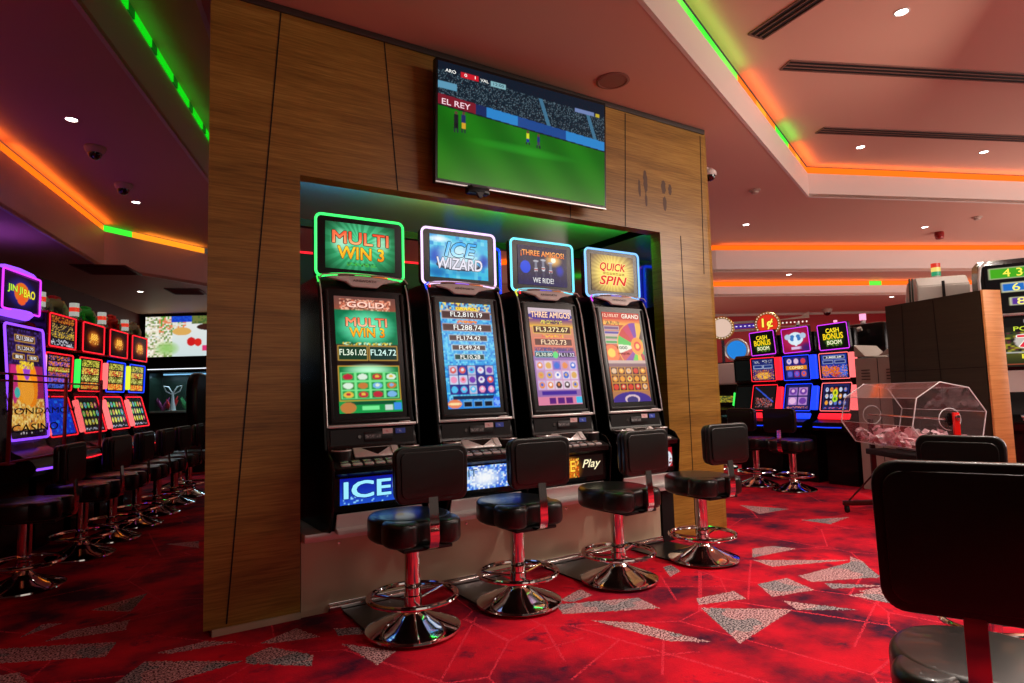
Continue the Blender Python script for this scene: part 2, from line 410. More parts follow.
def dup(root, loc, rotz, label=None, group=None, scale=None):
    def cp(o, p):
        c = o.copy(); C.objects.link(c); c.parent = p
        for ch in list(o.children): cp(ch, c)
        return c
    r = cp(root, None); r.location = loc; r.rotation_euler = (0, 0, rotz)
    if scale: r.scale = scale
    if label: r['label'] = label
    if group: r['group'] = group
    return r

# ---------------------------------------------------------------- screens: a painted grid of coloured cells
class Canvas:
    def __init__(s, w, h, col=(0, 0, 0)):
        s.k = 1.6 if w >= 30 else 1.0; w, h = int(w * s.k), int(h * s.k); s.w, s.h = w, h; s.a = np.zeros((h, w, 3)); s.a[:] = col
        yy, xx = np.mgrid[0:h, 0:w]; s.u = (xx + .5) / w; s.v = (yy + .5) / h   # v = 0 at the bottom
        s.rng = np.random.RandomState(len(M) + w * 7 + h)
    def rect(s, u0, v0, u1, v1, col):
        m = (s.u >= u0) & (s.u < u1) & (s.v >= v0) & (s.v < v1); s.a[m] = col; return m
    def grad(s, u0, v0, u1, v1, c0, c1):
        m = (s.u >= u0) & (s.u < u1) & (s.v >= v0) & (s.v < v1)
        t = ((s.v - v0) / (v1 - v0))[m][:, None]; s.a[m] = np.array(c0) * (1 - t) + np.array(c1) * t
    def ell(s, cu, cv, ru, rv, col, soft=False, k=1.0):
        d = ((s.u - cu) / ru) ** 2 + ((s.v - cv) / rv) ** 2
        if soft:
            t = np.clip(1 - d, 0, 1)[..., None] * k; s.a = s.a * (1 - t) + np.array(col) * t
        else: s.a[d < 1] = col
    def frame(s, u0, v0, u1, v1, col, fill=None, t=None):
        t = t or 1.2 / s.w; tv = 1.2 / s.h
        s.rect(u0, v0, u1, v1, col)
        if fill is not None: s.rect(u0 + t, v0 + tv, u1 - t, v1 - tv, fill)
    def noise(s, u0, v0, u1, v1, cols, p=1.0, cell=1):
        cell = max(1, int(round(cell * s.k)))
        m = (s.u >= u0) & (s.u < u1) & (s.v >= v0) & (s.v < v1)
        idx = s.rng.randint(0, len(cols), ((s.h + cell - 1) // cell, (s.w + cell - 1) // cell))
        idx = np.repeat(np.repeat(idx, cell, 0), cell, 1)[:s.h, :s.w]
        C_ = np.array(cols, float)[idx]; pick = np.repeat(np.repeat(s.rng.rand((s.h + cell - 1) // cell, (s.w + cell - 1) // cell), cell, 0), cell, 1)[:s.h, :s.w] < p
        m &= pick; s.a[m] = C_[m]
    def rays(s, cu, cv, ru, rv, c1, n=26, k=0.7):
        ang = np.arctan2((s.v - cv) / rv, (s.u - cu) / ru); d = np.sqrt(((s.u - cu) / ru) ** 2 + ((s.v - cv) / rv) ** 2)
        t = (np.clip(1 - d, 0, 1) * (0.45 + 0.55 * (np.sin(ang * n + 3 * np.sin(ang * 3)) > 0)) * k)[..., None]
        t = np.clip(t * 1.5, 0, 1); s.a = s.a * (1 - t) + np.array(c1) * t
    def icons(s, u0, v0, u1, v1, nx, ny, bg, cols, gap=.12, line=None):
        if line is not None: s.rect(u0, v0, u1, v1, line)
        du, dv = (u1 - u0) / nx, (v1 - v0) / ny
        for i in range(nx):
            for j in range(ny):
                a, b = u0 + i * du, v0 + j * dv
                s.rect(a + du * gap, b + dv * gap, a + du * (1 - gap), b + dv * (1 - gap), bg[s.rng.randint(len(bg))])
                c = cols[s.rng.randint(len(cols))]; c2 = cols[s.rng.randint(len(cols))]
                s.ell(a + du * .5, b + dv * .5, du * .34, dv * .34, c); s.ell(a + du * .5, b + dv * .55, du * .16, dv * .16, c2)
def col_attr(me, cols_per_face):
    at = me.color_attributes.new('Col', 'FLOAT_COLOR', 'CORNER')
    buf = np.ones((len(me.loops), 4), np.float32); k = 0
    lt = np.zeros(len(me.polygons), np.int32); me.polygons.foreach_get('loop_total', lt)
    buf[:, :3] = np.repeat(S2L(cols_per_face), lt, axis=0)
    at.data.foreach_set('color', buf.ravel())
def col_points(me, grid):
    """smooth colours: each vertex of the grid takes the mean of the cells around it"""
    g = S2L(grid); g = np.pad(g, ((1, 1), (1, 1), (0, 0)), mode='edge')
    v = (g[:-1, :-1] + g[1:, :-1] + g[:-1, 1:] + g[1:, 1:]) / 4
    at = me.color_attributes.new('Col', 'FLOAT_COLOR', 'POINT')
    buf = np.ones((v.shape[0] * v.shape[1], 4), np.float32); buf[:, :3] = v.reshape(-1, 3); at.data.foreach_set('color', buf.ravel())
def plane_xf(origin, right, up):
    r = Vector(right).normalized(); u = Vector(up).normalized(); n = r.cross(u)
    m = Matrix((r, u, n)).transposed().to_4x4(); m.translation = Vector(origin); return m
def screen(name, cv, w, h, xf, parent, mat='screen', label=None, bulge=0.0, mask=None):
    """cv painted on a w x h panel; xf maps (right, up, out) local; origin at the panel's centre"""
    nx, ny = cv.w, cv.h
    x = np.linspace(-w / 2, w / 2, nx + 1); y = np.linspace(-h / 2, h / 2, ny + 1)
    X, Y = np.meshgrid(x, y)
    Z = bulge * (1 - (2 * X / w) ** 2)
    V = np.stack([X.ravel(), Y.ravel(), Z.ravel()], 1)
    i = np.arange(nx); j = np.arange(ny); I, J = np.meshgrid(i, j)
    a = (J * (nx + 1) + I).ravel(); F = np.stack([a, a + 1, a + nx + 2, a + nx + 1], 1)
    cols = cv.a.reshape(-1, 3)
    if mask is not None: k = mask.ravel(); F = F[k]; cols = cols[k]
    me = bpy.data.meshes.new(name); me.from_pydata(V.tolist(), [], F.tolist())
    me.transform(xf); me.update()
    col_points(me, cv.a); me.materials.append(M[mat])
    o = bpy.data.objects.new(name, me); C.objects.link(o)
    if parent: o.parent = parent
    if label: o['label'] = label
    return o
_tc = {}
def text_geo(s, offset=0.0, shear=0.0):
    key = (s, offset, shear)
    if key in _tc: return _tc[key]
    cu = bpy.data.curves.new('lettering', 'FONT'); cu.body = s; cu.size = 1.0; cu.offset = offset; cu.shear = shear
    cu.resolution_u = 3
    o = bpy.data.objects.new('lettering', cu); C.objects.link(o)
    bpy.context.view_layer.update()
    me = bpy.data.meshes.new_from_object(o.evaluated_get(bpy.context.evaluated_depsgraph_get()))
    V = np.zeros(len(me.vertices) * 3); me.vertices.foreach_get('co', V); V = V.reshape(-1, 3)
    F = [tuple(p.vertices) for p in me.polygons]
    bpy.data.objects.remove(o); bpy.data.curves.remove(cu); bpy.data.meshes.remove(me)
    _tc[key] = (V, F); return V, F
def lettering(items, w, h, xf, parent, mat='lettering', name='lettering', z0=0.0015):
    """items: (string, u, v, width, height, colour[, outline colour[, shear[, second colour for the lower half]]]) in panel fractions; one mesh per line of writing"""
    for it in items:
        s, u, v, tw, th, col = it[:6]; outl = it[6] if len(it) > 6 else None; sh = it[7] if len(it) > 7 else 0.0
        V0, F = text_geo(s, 0.0, sh); lo, hi = V0.min(0), V0.max(0); k = np.array([tw * w / (hi[0] - lo[0]), th * h / (hi[1] - lo[1])])
        mid = (lo + hi)[:2] / 2; VV, FF, CC = [], [], []; n = 0
        layers = []
        if outl is not None: layers += [(outl, .055 * math.cos(a * PI / 4), .055 * math.sin(a * PI / 4), 0.0) for a in range(8)]
        b = .018 if outl is not None else .006
        layers += [(col, dx * b, dy * b, .0012) for dx, dy in ((-1, -1), (1, -1), (-1, 1), (1, 1))]
        for q, (c, ox, oy, oz) in enumerate(layers):
            P = np.zeros((len(V0), 3)); P[:, :2] = (V0[:, :2] - mid + np.array([ox, oy])) * k + np.array([(u - .5) * w, (v - .5) * h]); P[:, 2] = z0 + oz + q * 0.00004
            VV.append(P); FF += [tuple(i + n for i in f) for f in F]
            for f in F:
                cc = c
                if oz and len(it) > 8:
                    tt = (np.mean([V0[i][1] for i in f]) - lo[1]) / (hi[1] - lo[1]); cc = np.array(it[8]) * (1 - tt) + np.array(c) * tt
                CC.append(cc)
            n += len(V0)
        me = bpy.data.meshes.new(name); me.from_pydata(np.concatenate(VV).tolist(), [], FF); me.transform(xf); me.update()
        col_attr(me, np.array(CC, float)); me.materials.append(M[mat])
        o = bpy.data.objects.new(name, me); C.objects.link(o)
        if parent: o.parent = parent
def frame_tube(name, w, h, r, tr, xf, parent, mat, arch=0.0):
    bm = NB(); P = rrect(w, h, r, 6, arch); add_tube(bm, [(p[0], p[1], 0) for p in P], tr, 8, closed=True)
    return obj(name, bm, mat, parent, xf)
def plate(bm, w, h, r, t, arch=0.0, mat=0, z0=0.0, bev=0.003):
    P = rrect(w, h, r, 5, arch); t_ = bmesh.new()
    A = [t_.verts.new((p[0], p[1], z0)) for p in P]; f = t_.faces.new(A)
    g = bmesh.ops.extrude_face_region(t_, geom=[f]); vs = [e for e in g['geom'] if isinstance(e, bmesh.types.BMVert)]
    bmesh.ops.translate(t_, verts=vs, vec=(0, 0, -t)); bmesh.ops.recalc_face_normals(t_, faces=t_.faces)
    join(bm, t_, mat)
# ---------------------------------------------------------------- floor, ceilings, walls
def poly_flat(bm, pts, z, th=0.04, up=True, mat=0):
    add_prism(bm, pts, 'z', z, z + th, mat)
bm = NB(); add_box(bm, (5.0, 5.0, -0.05), (24, 26, 0.1)); struct('floor', bm, 'carpet')

CN = (7.20, 4.38)                                   # corner of the raised tray on the right
A0 = (CN[0] - 11.0 * math.cos(math.radians(21.8)), CN[1] - 11.0 * math.sin(math.radians(21.8)))
B0 = (CN[0] + 8.0 * math.cos(math.radians(-22.2)), CN[1] + 8.0 * math.sin(math.radians(-22.2)))
Q = [(-2.6, 0.5), (-0.86, 6.8), (-0.12, 9.47), (1.14, 10.28), (3.4, 11.3), (8.22, 6.66), (14.6, 3.60)]   # first step down
K = [(-0.60, 3.12), (0.95, 7.45), (2.7, 6.9), (1.1, 5.25), (0.62, 4.6), (0.30, 3.55), (0.05, 2.9)]          # raised tray on the left
bm = NB()
# right tray ceiling
poly_flat(bm, [A0, CN, B0, (16, -9), (-8, -9), (-8, A0[1])], LT)
# left tray ceiling
poly_flat(bm, K, LTL)
# main ceiling around the trays
poly_flat(bm, [(-0.60, 3.12), (-2.6, 0.5), (-0.86, 6.8)], L0)
poly_flat(bm, [(-0.60, 3.12), (-0.86, 6.8), (-0.12, 9.47), (0.95, 7.45)], L0)
poly_flat(bm, [(0.95, 7.45), (-0.12, 9.47), (1.14, 10.28), (3.4, 11.3), (2.7, 6.9)], L0)
poly_flat(bm, [(2.7, 6.9), (3.4, 11.3), (8.22, 6.66), CN], L0)
poly_flat(bm, [(2.7, 6.9), CN, (1.1, 5.25)], L0)
poly_flat(bm, [(0.62, 4.6), (1.1, 5.25), CN, (A0[0] + 5.0 * 0.9285, A0[1] + 5.0 * 0.3714)], L0)
poly_flat(bm, [(0.30, 3.55), (0.62, 4.6), (A0[0] + 5.0 * 0.9285, A0[1] + 5.0 * 0.3714)], L0)
poly_flat(bm, [(0.05, 2.9), (0.30, 3.55), (A0[0] + 5.0 * 0.9285, A0[1] + 5.0 * 0.3714)], L0)
poly_flat(bm, [(-0.60, 3.12), (0.05, 2.9), (A0[0] + 5.0 * 0.9285, A0[1] + 5.0 * 0.3714), A0, (-2.6, 0.5)], L0)
poly_flat(bm, [A0, (-8, A0[1]), (-8, 0.5), (-2.6, 0.5)], L0)
poly_flat(bm, [CN, (8.22, 6.66), (14.6, 3.60), B0], L0)
struct('ceiling', bm, 'ceiling_paint')
bm = NB()
poly_flat(bm, [(-8, 0.5), (-2.6, 0.5), (-0.86, 6.8), (-0.12, 9.47), (1.14, 10.28), (3.4, 11.3), (4.2, 17), (-8, 17)], LL)
struct('ceiling_low_left', bm, 'ceiling_paint')
Q2 = [(3.75, 14.5), (8.05, 7.95), (9.0, 7.30), (15.6, 4.15)]                                                  # second step down
bm = NB()
poly_flat(bm, [(3.4, 11.3), (8.22, 6.66), (9.0, 7.30), (8.05, 7.95), (3.75, 14.5)], LR1)
poly_flat(bm, [(8.22, 6.66), (14.6, 3.60), (15.6, 4.15), (9.0, 7.30)], LR1)
poly_flat(bm, [(3.75, 14.5), (8.05, 7.95), (9.0, 7.30), (15.6, 4.15), (17, 12), (5, 17)], LR2)
struct('ceiling_low_right', bm, 'ceiling_paint')

def fascia(bm, pts, z0, z1, t=0.03, left=True):
    for a, b in zip(pts, pts[1:]):
        dx, dy = b[0] - a[0], b[1] - a[1]; l = math.hypot(dx, dy); nx, ny = -dy / l * t, dx / l * t
        add_prism(bm, [a, b, (b[0] + nx, b[1] + ny), (a[0] + nx, a[1] + ny)], 'z', z0, z1)
COVE = 0.085
bm = NB(); fascia(bm, [A0, CN, B0], L0 - .004, LT - COVE); struct('trim_tray_right', bm, 'fascia_paint')
bm = NB(); fascia(bm, K[:2], L0 - .004, LTL - COVE * .8); fascia(bm, K[1:] + K[:1], L0 - .004, LTL, -0.03); struct('trim_tray_left', bm, 'fascia_paint')
bm = NB(); fascia(bm, Q[:5], LL - .004, L0 - COVE); struct('trim_step_left', bm, 'fascia_paint')
bm = NB(); fascia(bm, Q[4:], LR1 - .004, L0 - COVE); struct('trim_step_right', bm, 'fascia_paint')
bm = NB(); fascia(bm, Q2, LR2 - .004, LR1 - COVE); struct('trim_second_step', bm, 'fascia_paint')

# ---------------------------------------------------------------- cove LED strips
G_, O_, Y_, B_ = (50, 235, 50), (255, 108, 14), (255, 150, 30), (90, 150, 255)
def led(name, label, pts, z0, z1, colf, off=0.012, mat='led_strip', step=0.12, group='coloured cove strips'):
    """a strip along a polyline, set just behind the cove lip"""
    V, F, CC = [], [], []; dist = 0.0
    for a, b in zip(pts, pts[1:]):
        dx, dy = b[0] - a[0], b[1] - a[1]; l = math.hypot(dx, dy); nx, ny = -dy / l, dx / l; n = max(1, int(l / step))
        for k in range(n):
            t0, t1 = k / n, (k + 1) / n; base = len(V)
            for t in (t0, t1):
                for o_ in (off, off + 0.02):
                    for z in (z0, z1): V.append((a[0] + dx * t + nx * o_, a[1] + dy * t + ny * o_, z))
            F += [tuple(base + i for i in q) for q in ((0, 4, 5, 1), (2, 3, 7, 6), (0, 2, 6, 4), (1, 5, 7, 3))]
            CC += [colf(dist + l * (t0 + t1) / 2)] * 4
        dist += l
    me = bpy.data.meshes.new(name); me.from_pydata(V, [], F); me.update(); col_attr(me, np.array(CC, float)); me.materials.append(M[mat])
    o = bpy.data.objects.new(name, me); C.objects.link(o); return tag(o, label, 'light strip', group)
def mixc(a, b, t): t = max(0, min(1, t)); return tuple(a[i] * (1 - t) + b[i] * t for i in range(3))
def c_tray(d):
    # green far left, then orange and green patches towards the corner, orange after it
    x = d - 11.0
    if x > 0: return B_ if 3.4 < x < 3.6 else O_
    if x < -2.9: return mixc(G_, (120, 230, 80), (math.sin(d * 5) + 1) / 2)
    for lim, c in ((-2.3, O_), (-1.9, Y_), (-1.55, O_), (-0.95, G_), (-0.6, O_), (-0.4, Y_)):
        if x < lim: return c
    return O_
led('light_strip', 'green and orange cove light strip along the raised ceiling at right', [A0, CN, B0], LT - COVE - .004, LT - .002, c_tray)
def c_green(d):
    return (6, 190, 16) if (d % 0.50) < 0.38 else (2, 60, 6)
led('light_strip', 'dashed green light strip in the ceiling recess at far left', K[:2], LTL - COVE * .8, LTL - .002, c_green, off=-0.012, step=0.06)
def c_left(d):
    d0 = math.hypot(1.74, 6.3) + math.hypot(.74, 2.67)
    if d0 - 0.05 < d < d0 + 0.40: return (60, 230, 50)
    return Y_ if d > d0 else O_
led('light_strip', 'orange cove light strip above the row of machines at left', Q[:4], L0 - COVE, L0 - .002, c_left)
led('light_strip', 'longer orange cove strip under the main ceiling at right, the upper of two', Q[4:], L0 - COVE, L0 - .002, lambda d: (255, 100, 12))
led('light_strip', 'orange cove strip of the second ceiling step at right, the lower of two', Q2, LR1 - COVE, LR1 - .002, lambda d: (90, 220, 60) if 11.95 < d < 12.2 else (255, 104, 14))

def cove_lamp(a, b, z, col, watts):
    """the light that a run of the strip throws onto the ceiling above it"""
    l = bpy.data.lights.new('cove_lamp', 'AREA'); l.shape = 'RECTANGLE'; l.size = math.hypot(b[0] - a[0], b[1] - a[1]); l.size_y = .04; l.energy = watts * .27; l.color = col
    o = bpy.data.objects.new('cove_lamp', l); C.objects.link(o); o.location = ((a[0] + b[0]) / 2, (a[1] + b[1]) / 2, z)
    o.rotation_euler = (PI, 0, -math.atan2(b[1] - a[1], b[0] - a[0])); o.rotation_euler = Matrix(((math.cos(q_ := math.atan2(b[1] - a[1], b[0] - a[0])), math.sin(q_), 0), (math.sin(q_), -math.cos(q_), 0), (0, 0, -1))).to_euler()
OR_, GN_ = (1, .22, .02), (.05, 1, .08)
def on(p, q, t, off=0.0):
    d = Vector((q[0] - p[0], q[1] - p[1])).normalized(); return (p[0] + d.x * t + d.y * off, p[1] + d.y * t - d.x * off)
cove_lamp(on(A0, CN, 3.0, .07), on(A0, CN, 8.0, .07), LT - .07, (.25, 1, .10), 7)
cove_lamp(on(A0, CN, 8.1, .07), on(A0, CN, 9.3, .07), LT - .07, OR_, 3)
cove_lamp(on(A0, CN, 9.4, .07), on(A0, CN, 10.0, .07), LT - .07, GN_, 1.2)
cove_lamp(on(A0, CN, 10.1, .07), on(A0, CN, 10.95, .07), LT - .07, OR_, 3)
cove_lamp(on(CN, B0, .05, .07), on(CN, B0, 5.5, .07), LT - .07, OR_, 18)
cove_lamp(on(Q[4], Q[5], .5, .06), on(Q[4], Q[5], 6.5, .06), L0 - .07, OR_, 14)
cove_lamp(on(Q[5], Q[6], .05, .06), on(Q[5], Q[6], 6.8, .06), L0 - .07, OR_, 20)
cove_lamp(on(Q2[1], Q2[2], .0, .06), on(Q2[1], Q2[2], 1.1, .06), LR1 - .07, OR_, 4)
cove_lamp(on(Q2[2], Q2[3], .0, .06), on(Q2[2], Q2[3], 6.5, .06), LR1 - .07, OR_, 20)
cove_lamp(on(Q[0], Q[1], 1.5, .06), on(Q[0], Q[1], 6.5, .06), L0 - .07, OR_, 14)
cove_lamp(on(Q[1], Q[2], .05, .06), on(Q[1], Q[2], 2.7, .06), L0 - .07, OR_, 11)
cove_lamp(on(Q[2], Q[3], .5, .06), on(Q[2], Q[3], 1.4, .06), L0 - .07, (1, .4, .05), 2.5)
cove_lamp(on(K[0], K[1], .3, .06), on(K[0], K[1], 4.4, .06), LTL - .09, GN_, 1.6)

# ---------------------------------------------------------------- distant walls
bm = NB()
def wall_seg(bm, a, b, z0, z1, t=0.06):
    dx, dy = b[0] - a[0], b[1] - a[1]; l = math.hypot(dx, dy); nx, ny = -dy / l * t, dx / l * t
    add_prism(bm, [a, b, (b[0] + nx, b[1] + ny), (a[0] + nx, a[1] + ny)], 'z', z0, z1)
UL = (0.3265, 0.9452)                    # direction of the left row
WLa = (-1.15 - UL[0] * 8, 9.5 - UL[1] * 8); WLb = (-1.15 + UL[0] * 4.9, 9.5 + UL[1] * 4.9)
wall_seg(bm, WLa, WLb, 0, LL); struct('wall_left', bm, 'maroon_wall')
bm = NB(); wall_seg(bm, (WLa[0], -9), WLa, 0, L0); struct('wall_light_block', bm, 'maroon_wall')  # unseen wall added to keep stray light out of the left room
FS = np.array([0.844, -0.536])           # far wall runs square to the view
FW = np.array([0.50, 14.15])
bm = NB(); a = FW - FS * 0.4; b = FW + FS * 5; wall_seg(bm, tuple(a), tuple(b), 0, LL); struct('wall_back', bm, 'dark_wall')
RW = [(9.2, 11.4), (10.9, 9.3), (14.4, 7.4), (17.0, 6.0)]
bm = NB(); 
for a, b in zip(RW, RW[1:]): wall_seg(bm, a, b, 0, LR2)
struct('wall_right', bm, 'red_wall')
bm = NB()
for a, b in zip(RW, RW[1:]): wall_seg(bm, (a[0] - .02, a[1] - .03), (b[0] - .02, b[1] - .03), LR2 - .05, LR2 - .001, .03)
struct('trim_red_wall', bm, 'cream_plastic')

# ---------------------------------------------------------------- the wood-clad island
WY = 3.67
HZ = 2.515                               # head of the alcove
AX0, AX1, IX0, IX1, IYB = 0.905, 3.842, 0.42, 4.525, 4.98
def groove(bm, p0, p1, wdt=0.007):
    d = Vector((p1[0] - p0[0], 0, p1[1] - p0[1])); l = d.length; a = math.atan2(d.x, d.z)
    add_box(bm, ((p0[0] + p1[0]) / 2, WY - 0.0005, (p0[1] + p1[1]) / 2), (wdt, 0.004, l), Matrix.Rotation(a, 3, 'Y'), mat=1)
bm = NB()
add_prism(bm, [(IX0, WY), (AX0, WY), (AX0, WY + .11), (IX0 + .016, WY + .11)], 'z', 0.035, L0 - .002)
groove(bm, (0.797, L0 - .01), (0.530, 0.05))
struct('wall_left_pier', bm, ['oak', 'black_matte'])
bm = NB()
pr = [(AX1, WY), (4.44, WY), (4.49, WY + .012), (4.515, WY + .045), (4.525, WY + .11), (AX1, WY + .11)]
add_prism(bm, pr, 'z', 0.0, L0 - .002)
groove(bm, (4.088, 0.02), (4.088, 2.51)); groove(bm, (4.405, L0 - .06), (4.36, 2.2))
# worn dark finger marks on the veneer
random.seed(4)
def smudge(bm, x, z, rx, rz):
    t = bmesh.new(); n = 22
    vs = [t.verts.new((x + rx * (1 + random.uniform(-.22, .22)) * math.cos(2 * PI * k / n), WY - .0012, z + rz * (1 + random.uniform(-.12, .12)) * math.sin(2 * PI * k / n))) for k in range(n)]
    t.faces.new(vs); bmesh.ops.recalc_face_normals(t, faces=t.faces); join(bm, t, 2)
struct('wall_right_pier', bm, ['oak', 'black_matte'])
bm = NB()
add_box(bm, ((AX0 + AX1) / 2, WY + .055, (HZ + L0 - .002) / 2), (AX1 - AX0, .11, L0 - .002 - HZ))
groove(bm, (1.431, L0 - .01), (1.512, HZ)); groove(bm, (3.508, L0 - .05), (3.454, HZ)); groove(bm, (2.9, L0 - .05), (2.9, HZ))
for x, z, rx, rz in ((3.63, 2.86, .014, .075), (3.70, 2.93, .024, .10), (3.70, 2.77, .015, .055)): smudge(bm, x, z, rx, rz)
struct('wall_header', bm, ['oak', 'black_matte', 'smudge'])
wr = [o for o in C.objects if o.name == 'wall_right_pier'][0]
bm = NB(); bm.from_mesh(wr.data)
for x, z, rx, rz in ((3.91, 2.91, .026, .06), (3.985, 2.90, .020, .05), (3.915, 2.77, .022, .06)): smudge(bm, x, z, rx, rz)
bm.to_mesh(wr.data); bm.free(); wr.data.materials.append(M['smudge'])
bm = NB(); add_box(bm, ((IX0 + IX1) / 2 - .02, WY - .006, L0 - .022), (IX1 - IX0 - .10, .018, .04), bev=.003); struct('trim_island_head', bm, 'trim_dark')
bm = NB(); add_box(bm, ((IX0 + AX0) / 2 + .02, WY + .03, .017), (AX0 - IX0 - .04, .08, .034)); struct('baseboard_island', bm, 'brushed_steel')
# sides, rear piers and soffit of the island
bm = NB()
add_prism(bm, [(IX0 + .016, WY + .11), (IX0 + .06, WY + .11), (.80, IYB), (.74, IYB)], 'z', 0, L0 - .002)
add_prism(bm, [(IX1, WY + .11), (IX1 - .05, WY + .11), (IX1 - .05, IYB), (IX1, IYB)], 'z', 0, L0 - .002)
struct('wall_island_side', bm, 'dark_wall')
bm = NB()
add_box(bm, (.86, IYB - .03, L0 / 2), (.12, .06, L0 - .004)); add_box(bm, ((AX1 + IX1) / 2, IYB - .03, L0 / 2), (IX1 - AX1 - .05, .06, L0 - .004))
add_box(bm, ((.92 + AX1) / 2, IYB - .03, (HZ + L0) / 2 + .02), (AX1 - .92, .06, L0 - HZ - .045))
struct('wall_rear_header', bm, 'dark_wall')
bm = NB(); add_box(bm, ((AX0 + AX1) / 2, (WY + .11 + IYB - .06) / 2, HZ + .115), (AX1 - AX0 + .06, IYB - WY - .17, .03)); struct('ceiling_alcove', bm, 'soffit')
bm = NB(); add_box(bm, (AX0 - .02, (WY + .11 + 4.9) / 2, 1.27), (.04, 4.9 - WY - .11, 2.54)); add_box(bm, (AX1 + .02, (WY + .11 + 4.9) / 2, 1.27), (.04, 4.9 - WY - .11, 2.54)); struct('trim_alcove_jamb', bm, 'black_gloss')
# colour strip hidden behind the alcove header lip
def c_alc(d):
    if d < .35: return (20, 90, 90)
    if d < .75: return (30, 120, 70)
    if d < 1.0: return (150, 130, 30)
    if d < 1.25: return (110, 150, 20)
    return (20, 210, 30)
led('light_strip', 'multicoloured light strip behind the header above the four machines', [(AX0 + .05, WY + .13), (AX1 - .05, WY + .13)], HZ + .035, HZ + .065, c_alc, off=-.014, mat='led_tray')

for k, (x, col, wt) in enumerate(((1.2, (.02, .35, .6), 9), (1.7, (.15, .6, .25), 7), (2.1, (.8, .6, .05), 9), (2.6, (.05, .9, .05), 12), (3.2, (.04, .9, .05), 12), (3.6, (.04, .9, .06), 8))):
    l = bpy.data.lights.new('header_led', 'AREA'); l.shape = 'RECTANGLE'; l.size = .5; l.size_y = .03; l.energy = wt; l.color = col
    o = bpy.data.objects.new('header_led', l); C.objects.link(o); o.location = (x, WY + .145, HZ + .05); o.rotation_euler = (math.radians(150), 0, 0)
# ---------------------------------------------------------------- steel machine bench
B = thing('machine_bench', 'long brushed steel plinth carrying the four machines in the alcove', 'plinth', ((AX0 + AX1) / 2, WY, 0))
hw = (AX1 - AX0) / 2
bm = NB(); add_box(bm, (-0.07, .03, .205), (2 * hw - .15, .05, .41)); add_box(bm, (0, .30, .21), (2 * hw - .02, .52, .41)); obj('front_panel', bm, 'brushed_steel', B)
bm = NB(); add_box(bm, (0, .2, .437), (2 * hw - .01, .55, .048), bev=.004); obj('ledge', bm, 'silver', B)
bm = NB(); add_box(bm, (hw - .07, .02, .205), (.13, .06, .40)); obj('end_post', bm, 'black_matte', B)
for x in (-1.25, -.42, .39, 1.2):
    bm = NB(); add_lathe(bm, [(0, .006), (.008, .004), (.009, 0)], seg=12); o = obj('screw', bm, 'chrome', B, Matrix.Translation((x, .004, .375)) @ Matrix.Rotation(PI / 2, 4, 'X'))
bm = NB(); add_box(bm, (0, -.012, .02), (2 * hw - .3, .03, .04), bev=.01, seg=3); add_box(bm, (0, -.012, .048), (2 * hw - .3, .012, .012), bev=.004); obj('foot_rail', bm, 'chrome', B)

STX = [1.33, 1.99, 2.735, 3.53]
STY = [3.10, 3.12, 3.10, 3.11]
for k, (x, y) in enumerate(zip(STX, STY)):
    bm = NB(); add_prism(bm, [(x - .20, WY - .035), (x + .20, WY - .035), (x + .20, y + .02), (x + .10, y - .17), (x - .10, y - .17), (x - .20, y + .02)], 'z', 0.001, 0.012)
    tag(obj('mounting_plate', bm, 'plate_metal'), 'dark metal floor plate under the %s stool from the left in front of the alcove' % ('first', 'second', 'third', 'fourth')[k], 'floor plate', 'floor plates of the alcove stools')

# ---------------------------------------------------------------- stools
def rbox(bm, c, s, r, seg=4, mat=0, taper=0.0):
    t = bmesh.new(); bmesh.ops.create_cube(t, size=1.0, matrix=Matrix.Diagonal((s[0], s[1], s[2], 1)))
    bmesh.ops.bevel(t, geom=list(t.edges), offset=min(r, min(s) * .495), segments=seg, profile=0.5, affect='EDGES')
    for f in t.faces: f.smooth = True
    if taper:
        for v in t.verts: v.co.x *= 1 + taper * (v.co.z / s[2])
    bmesh.ops.translate(t, verts=t.verts, vec=c); join(bm, t, mat)
def slab(bm, P, z0, z1, r, mat=0, n=4):
    """cushion: outline P (x,y) extruded z0..z1 with rounded top and bottom edge"""
    cx = sum(p[0] for p in P) / len(P); cy = sum(p[1] for p in P) / len(P); t = bmesh.new(); rings = []
    prof = [(math.sin(PI / 2 * k / n) * r - r, z0 + r - math.cos(PI / 2 * k / n) * r) for k in range(n + 1)]
    prof += [(math.cos(PI / 2 * k / n) * r - r, z1 - r + math.sin(PI / 2 * k / n) * r) for k in range(n + 1)]
    for o_, z in prof:
        R_ = []
        for p in P:
            dx, dy = p[0] - cx, p[1] - cy; l = math.hypot(dx, dy); q = (l + o_) / l; R_.append(t.verts.new((cx + dx * q, cy + dy * q, z)))
        rings.append(R_)
    m = len(P)
    for a, b in zip(rings, rings[1:]):
        for k in range(m): t.faces.new([a[k], a[(k + 1) % m], b[(k + 1) % m], b[k]])
    t.faces.new(rings[0][::-1]); t.faces.new(rings[-1])
    for f in t.faces: f.smooth = True
    bmesh.ops.recalc_face_normals(t, faces=t.faces); join(bm, t, mat)
def super_pts(a, b, n=40, e=2.4, c=(0, 0)):
    P = []
    for k in range(n):
        t = 2 * PI * k / n; ct, st = math.cos(t), math.sin(t)
        P.append((c[0] + a * math.copysign(abs(ct) ** (2 / e), ct), c[1] + b * math.copysign(abs(st) ** (2 / e), st)))
    return P
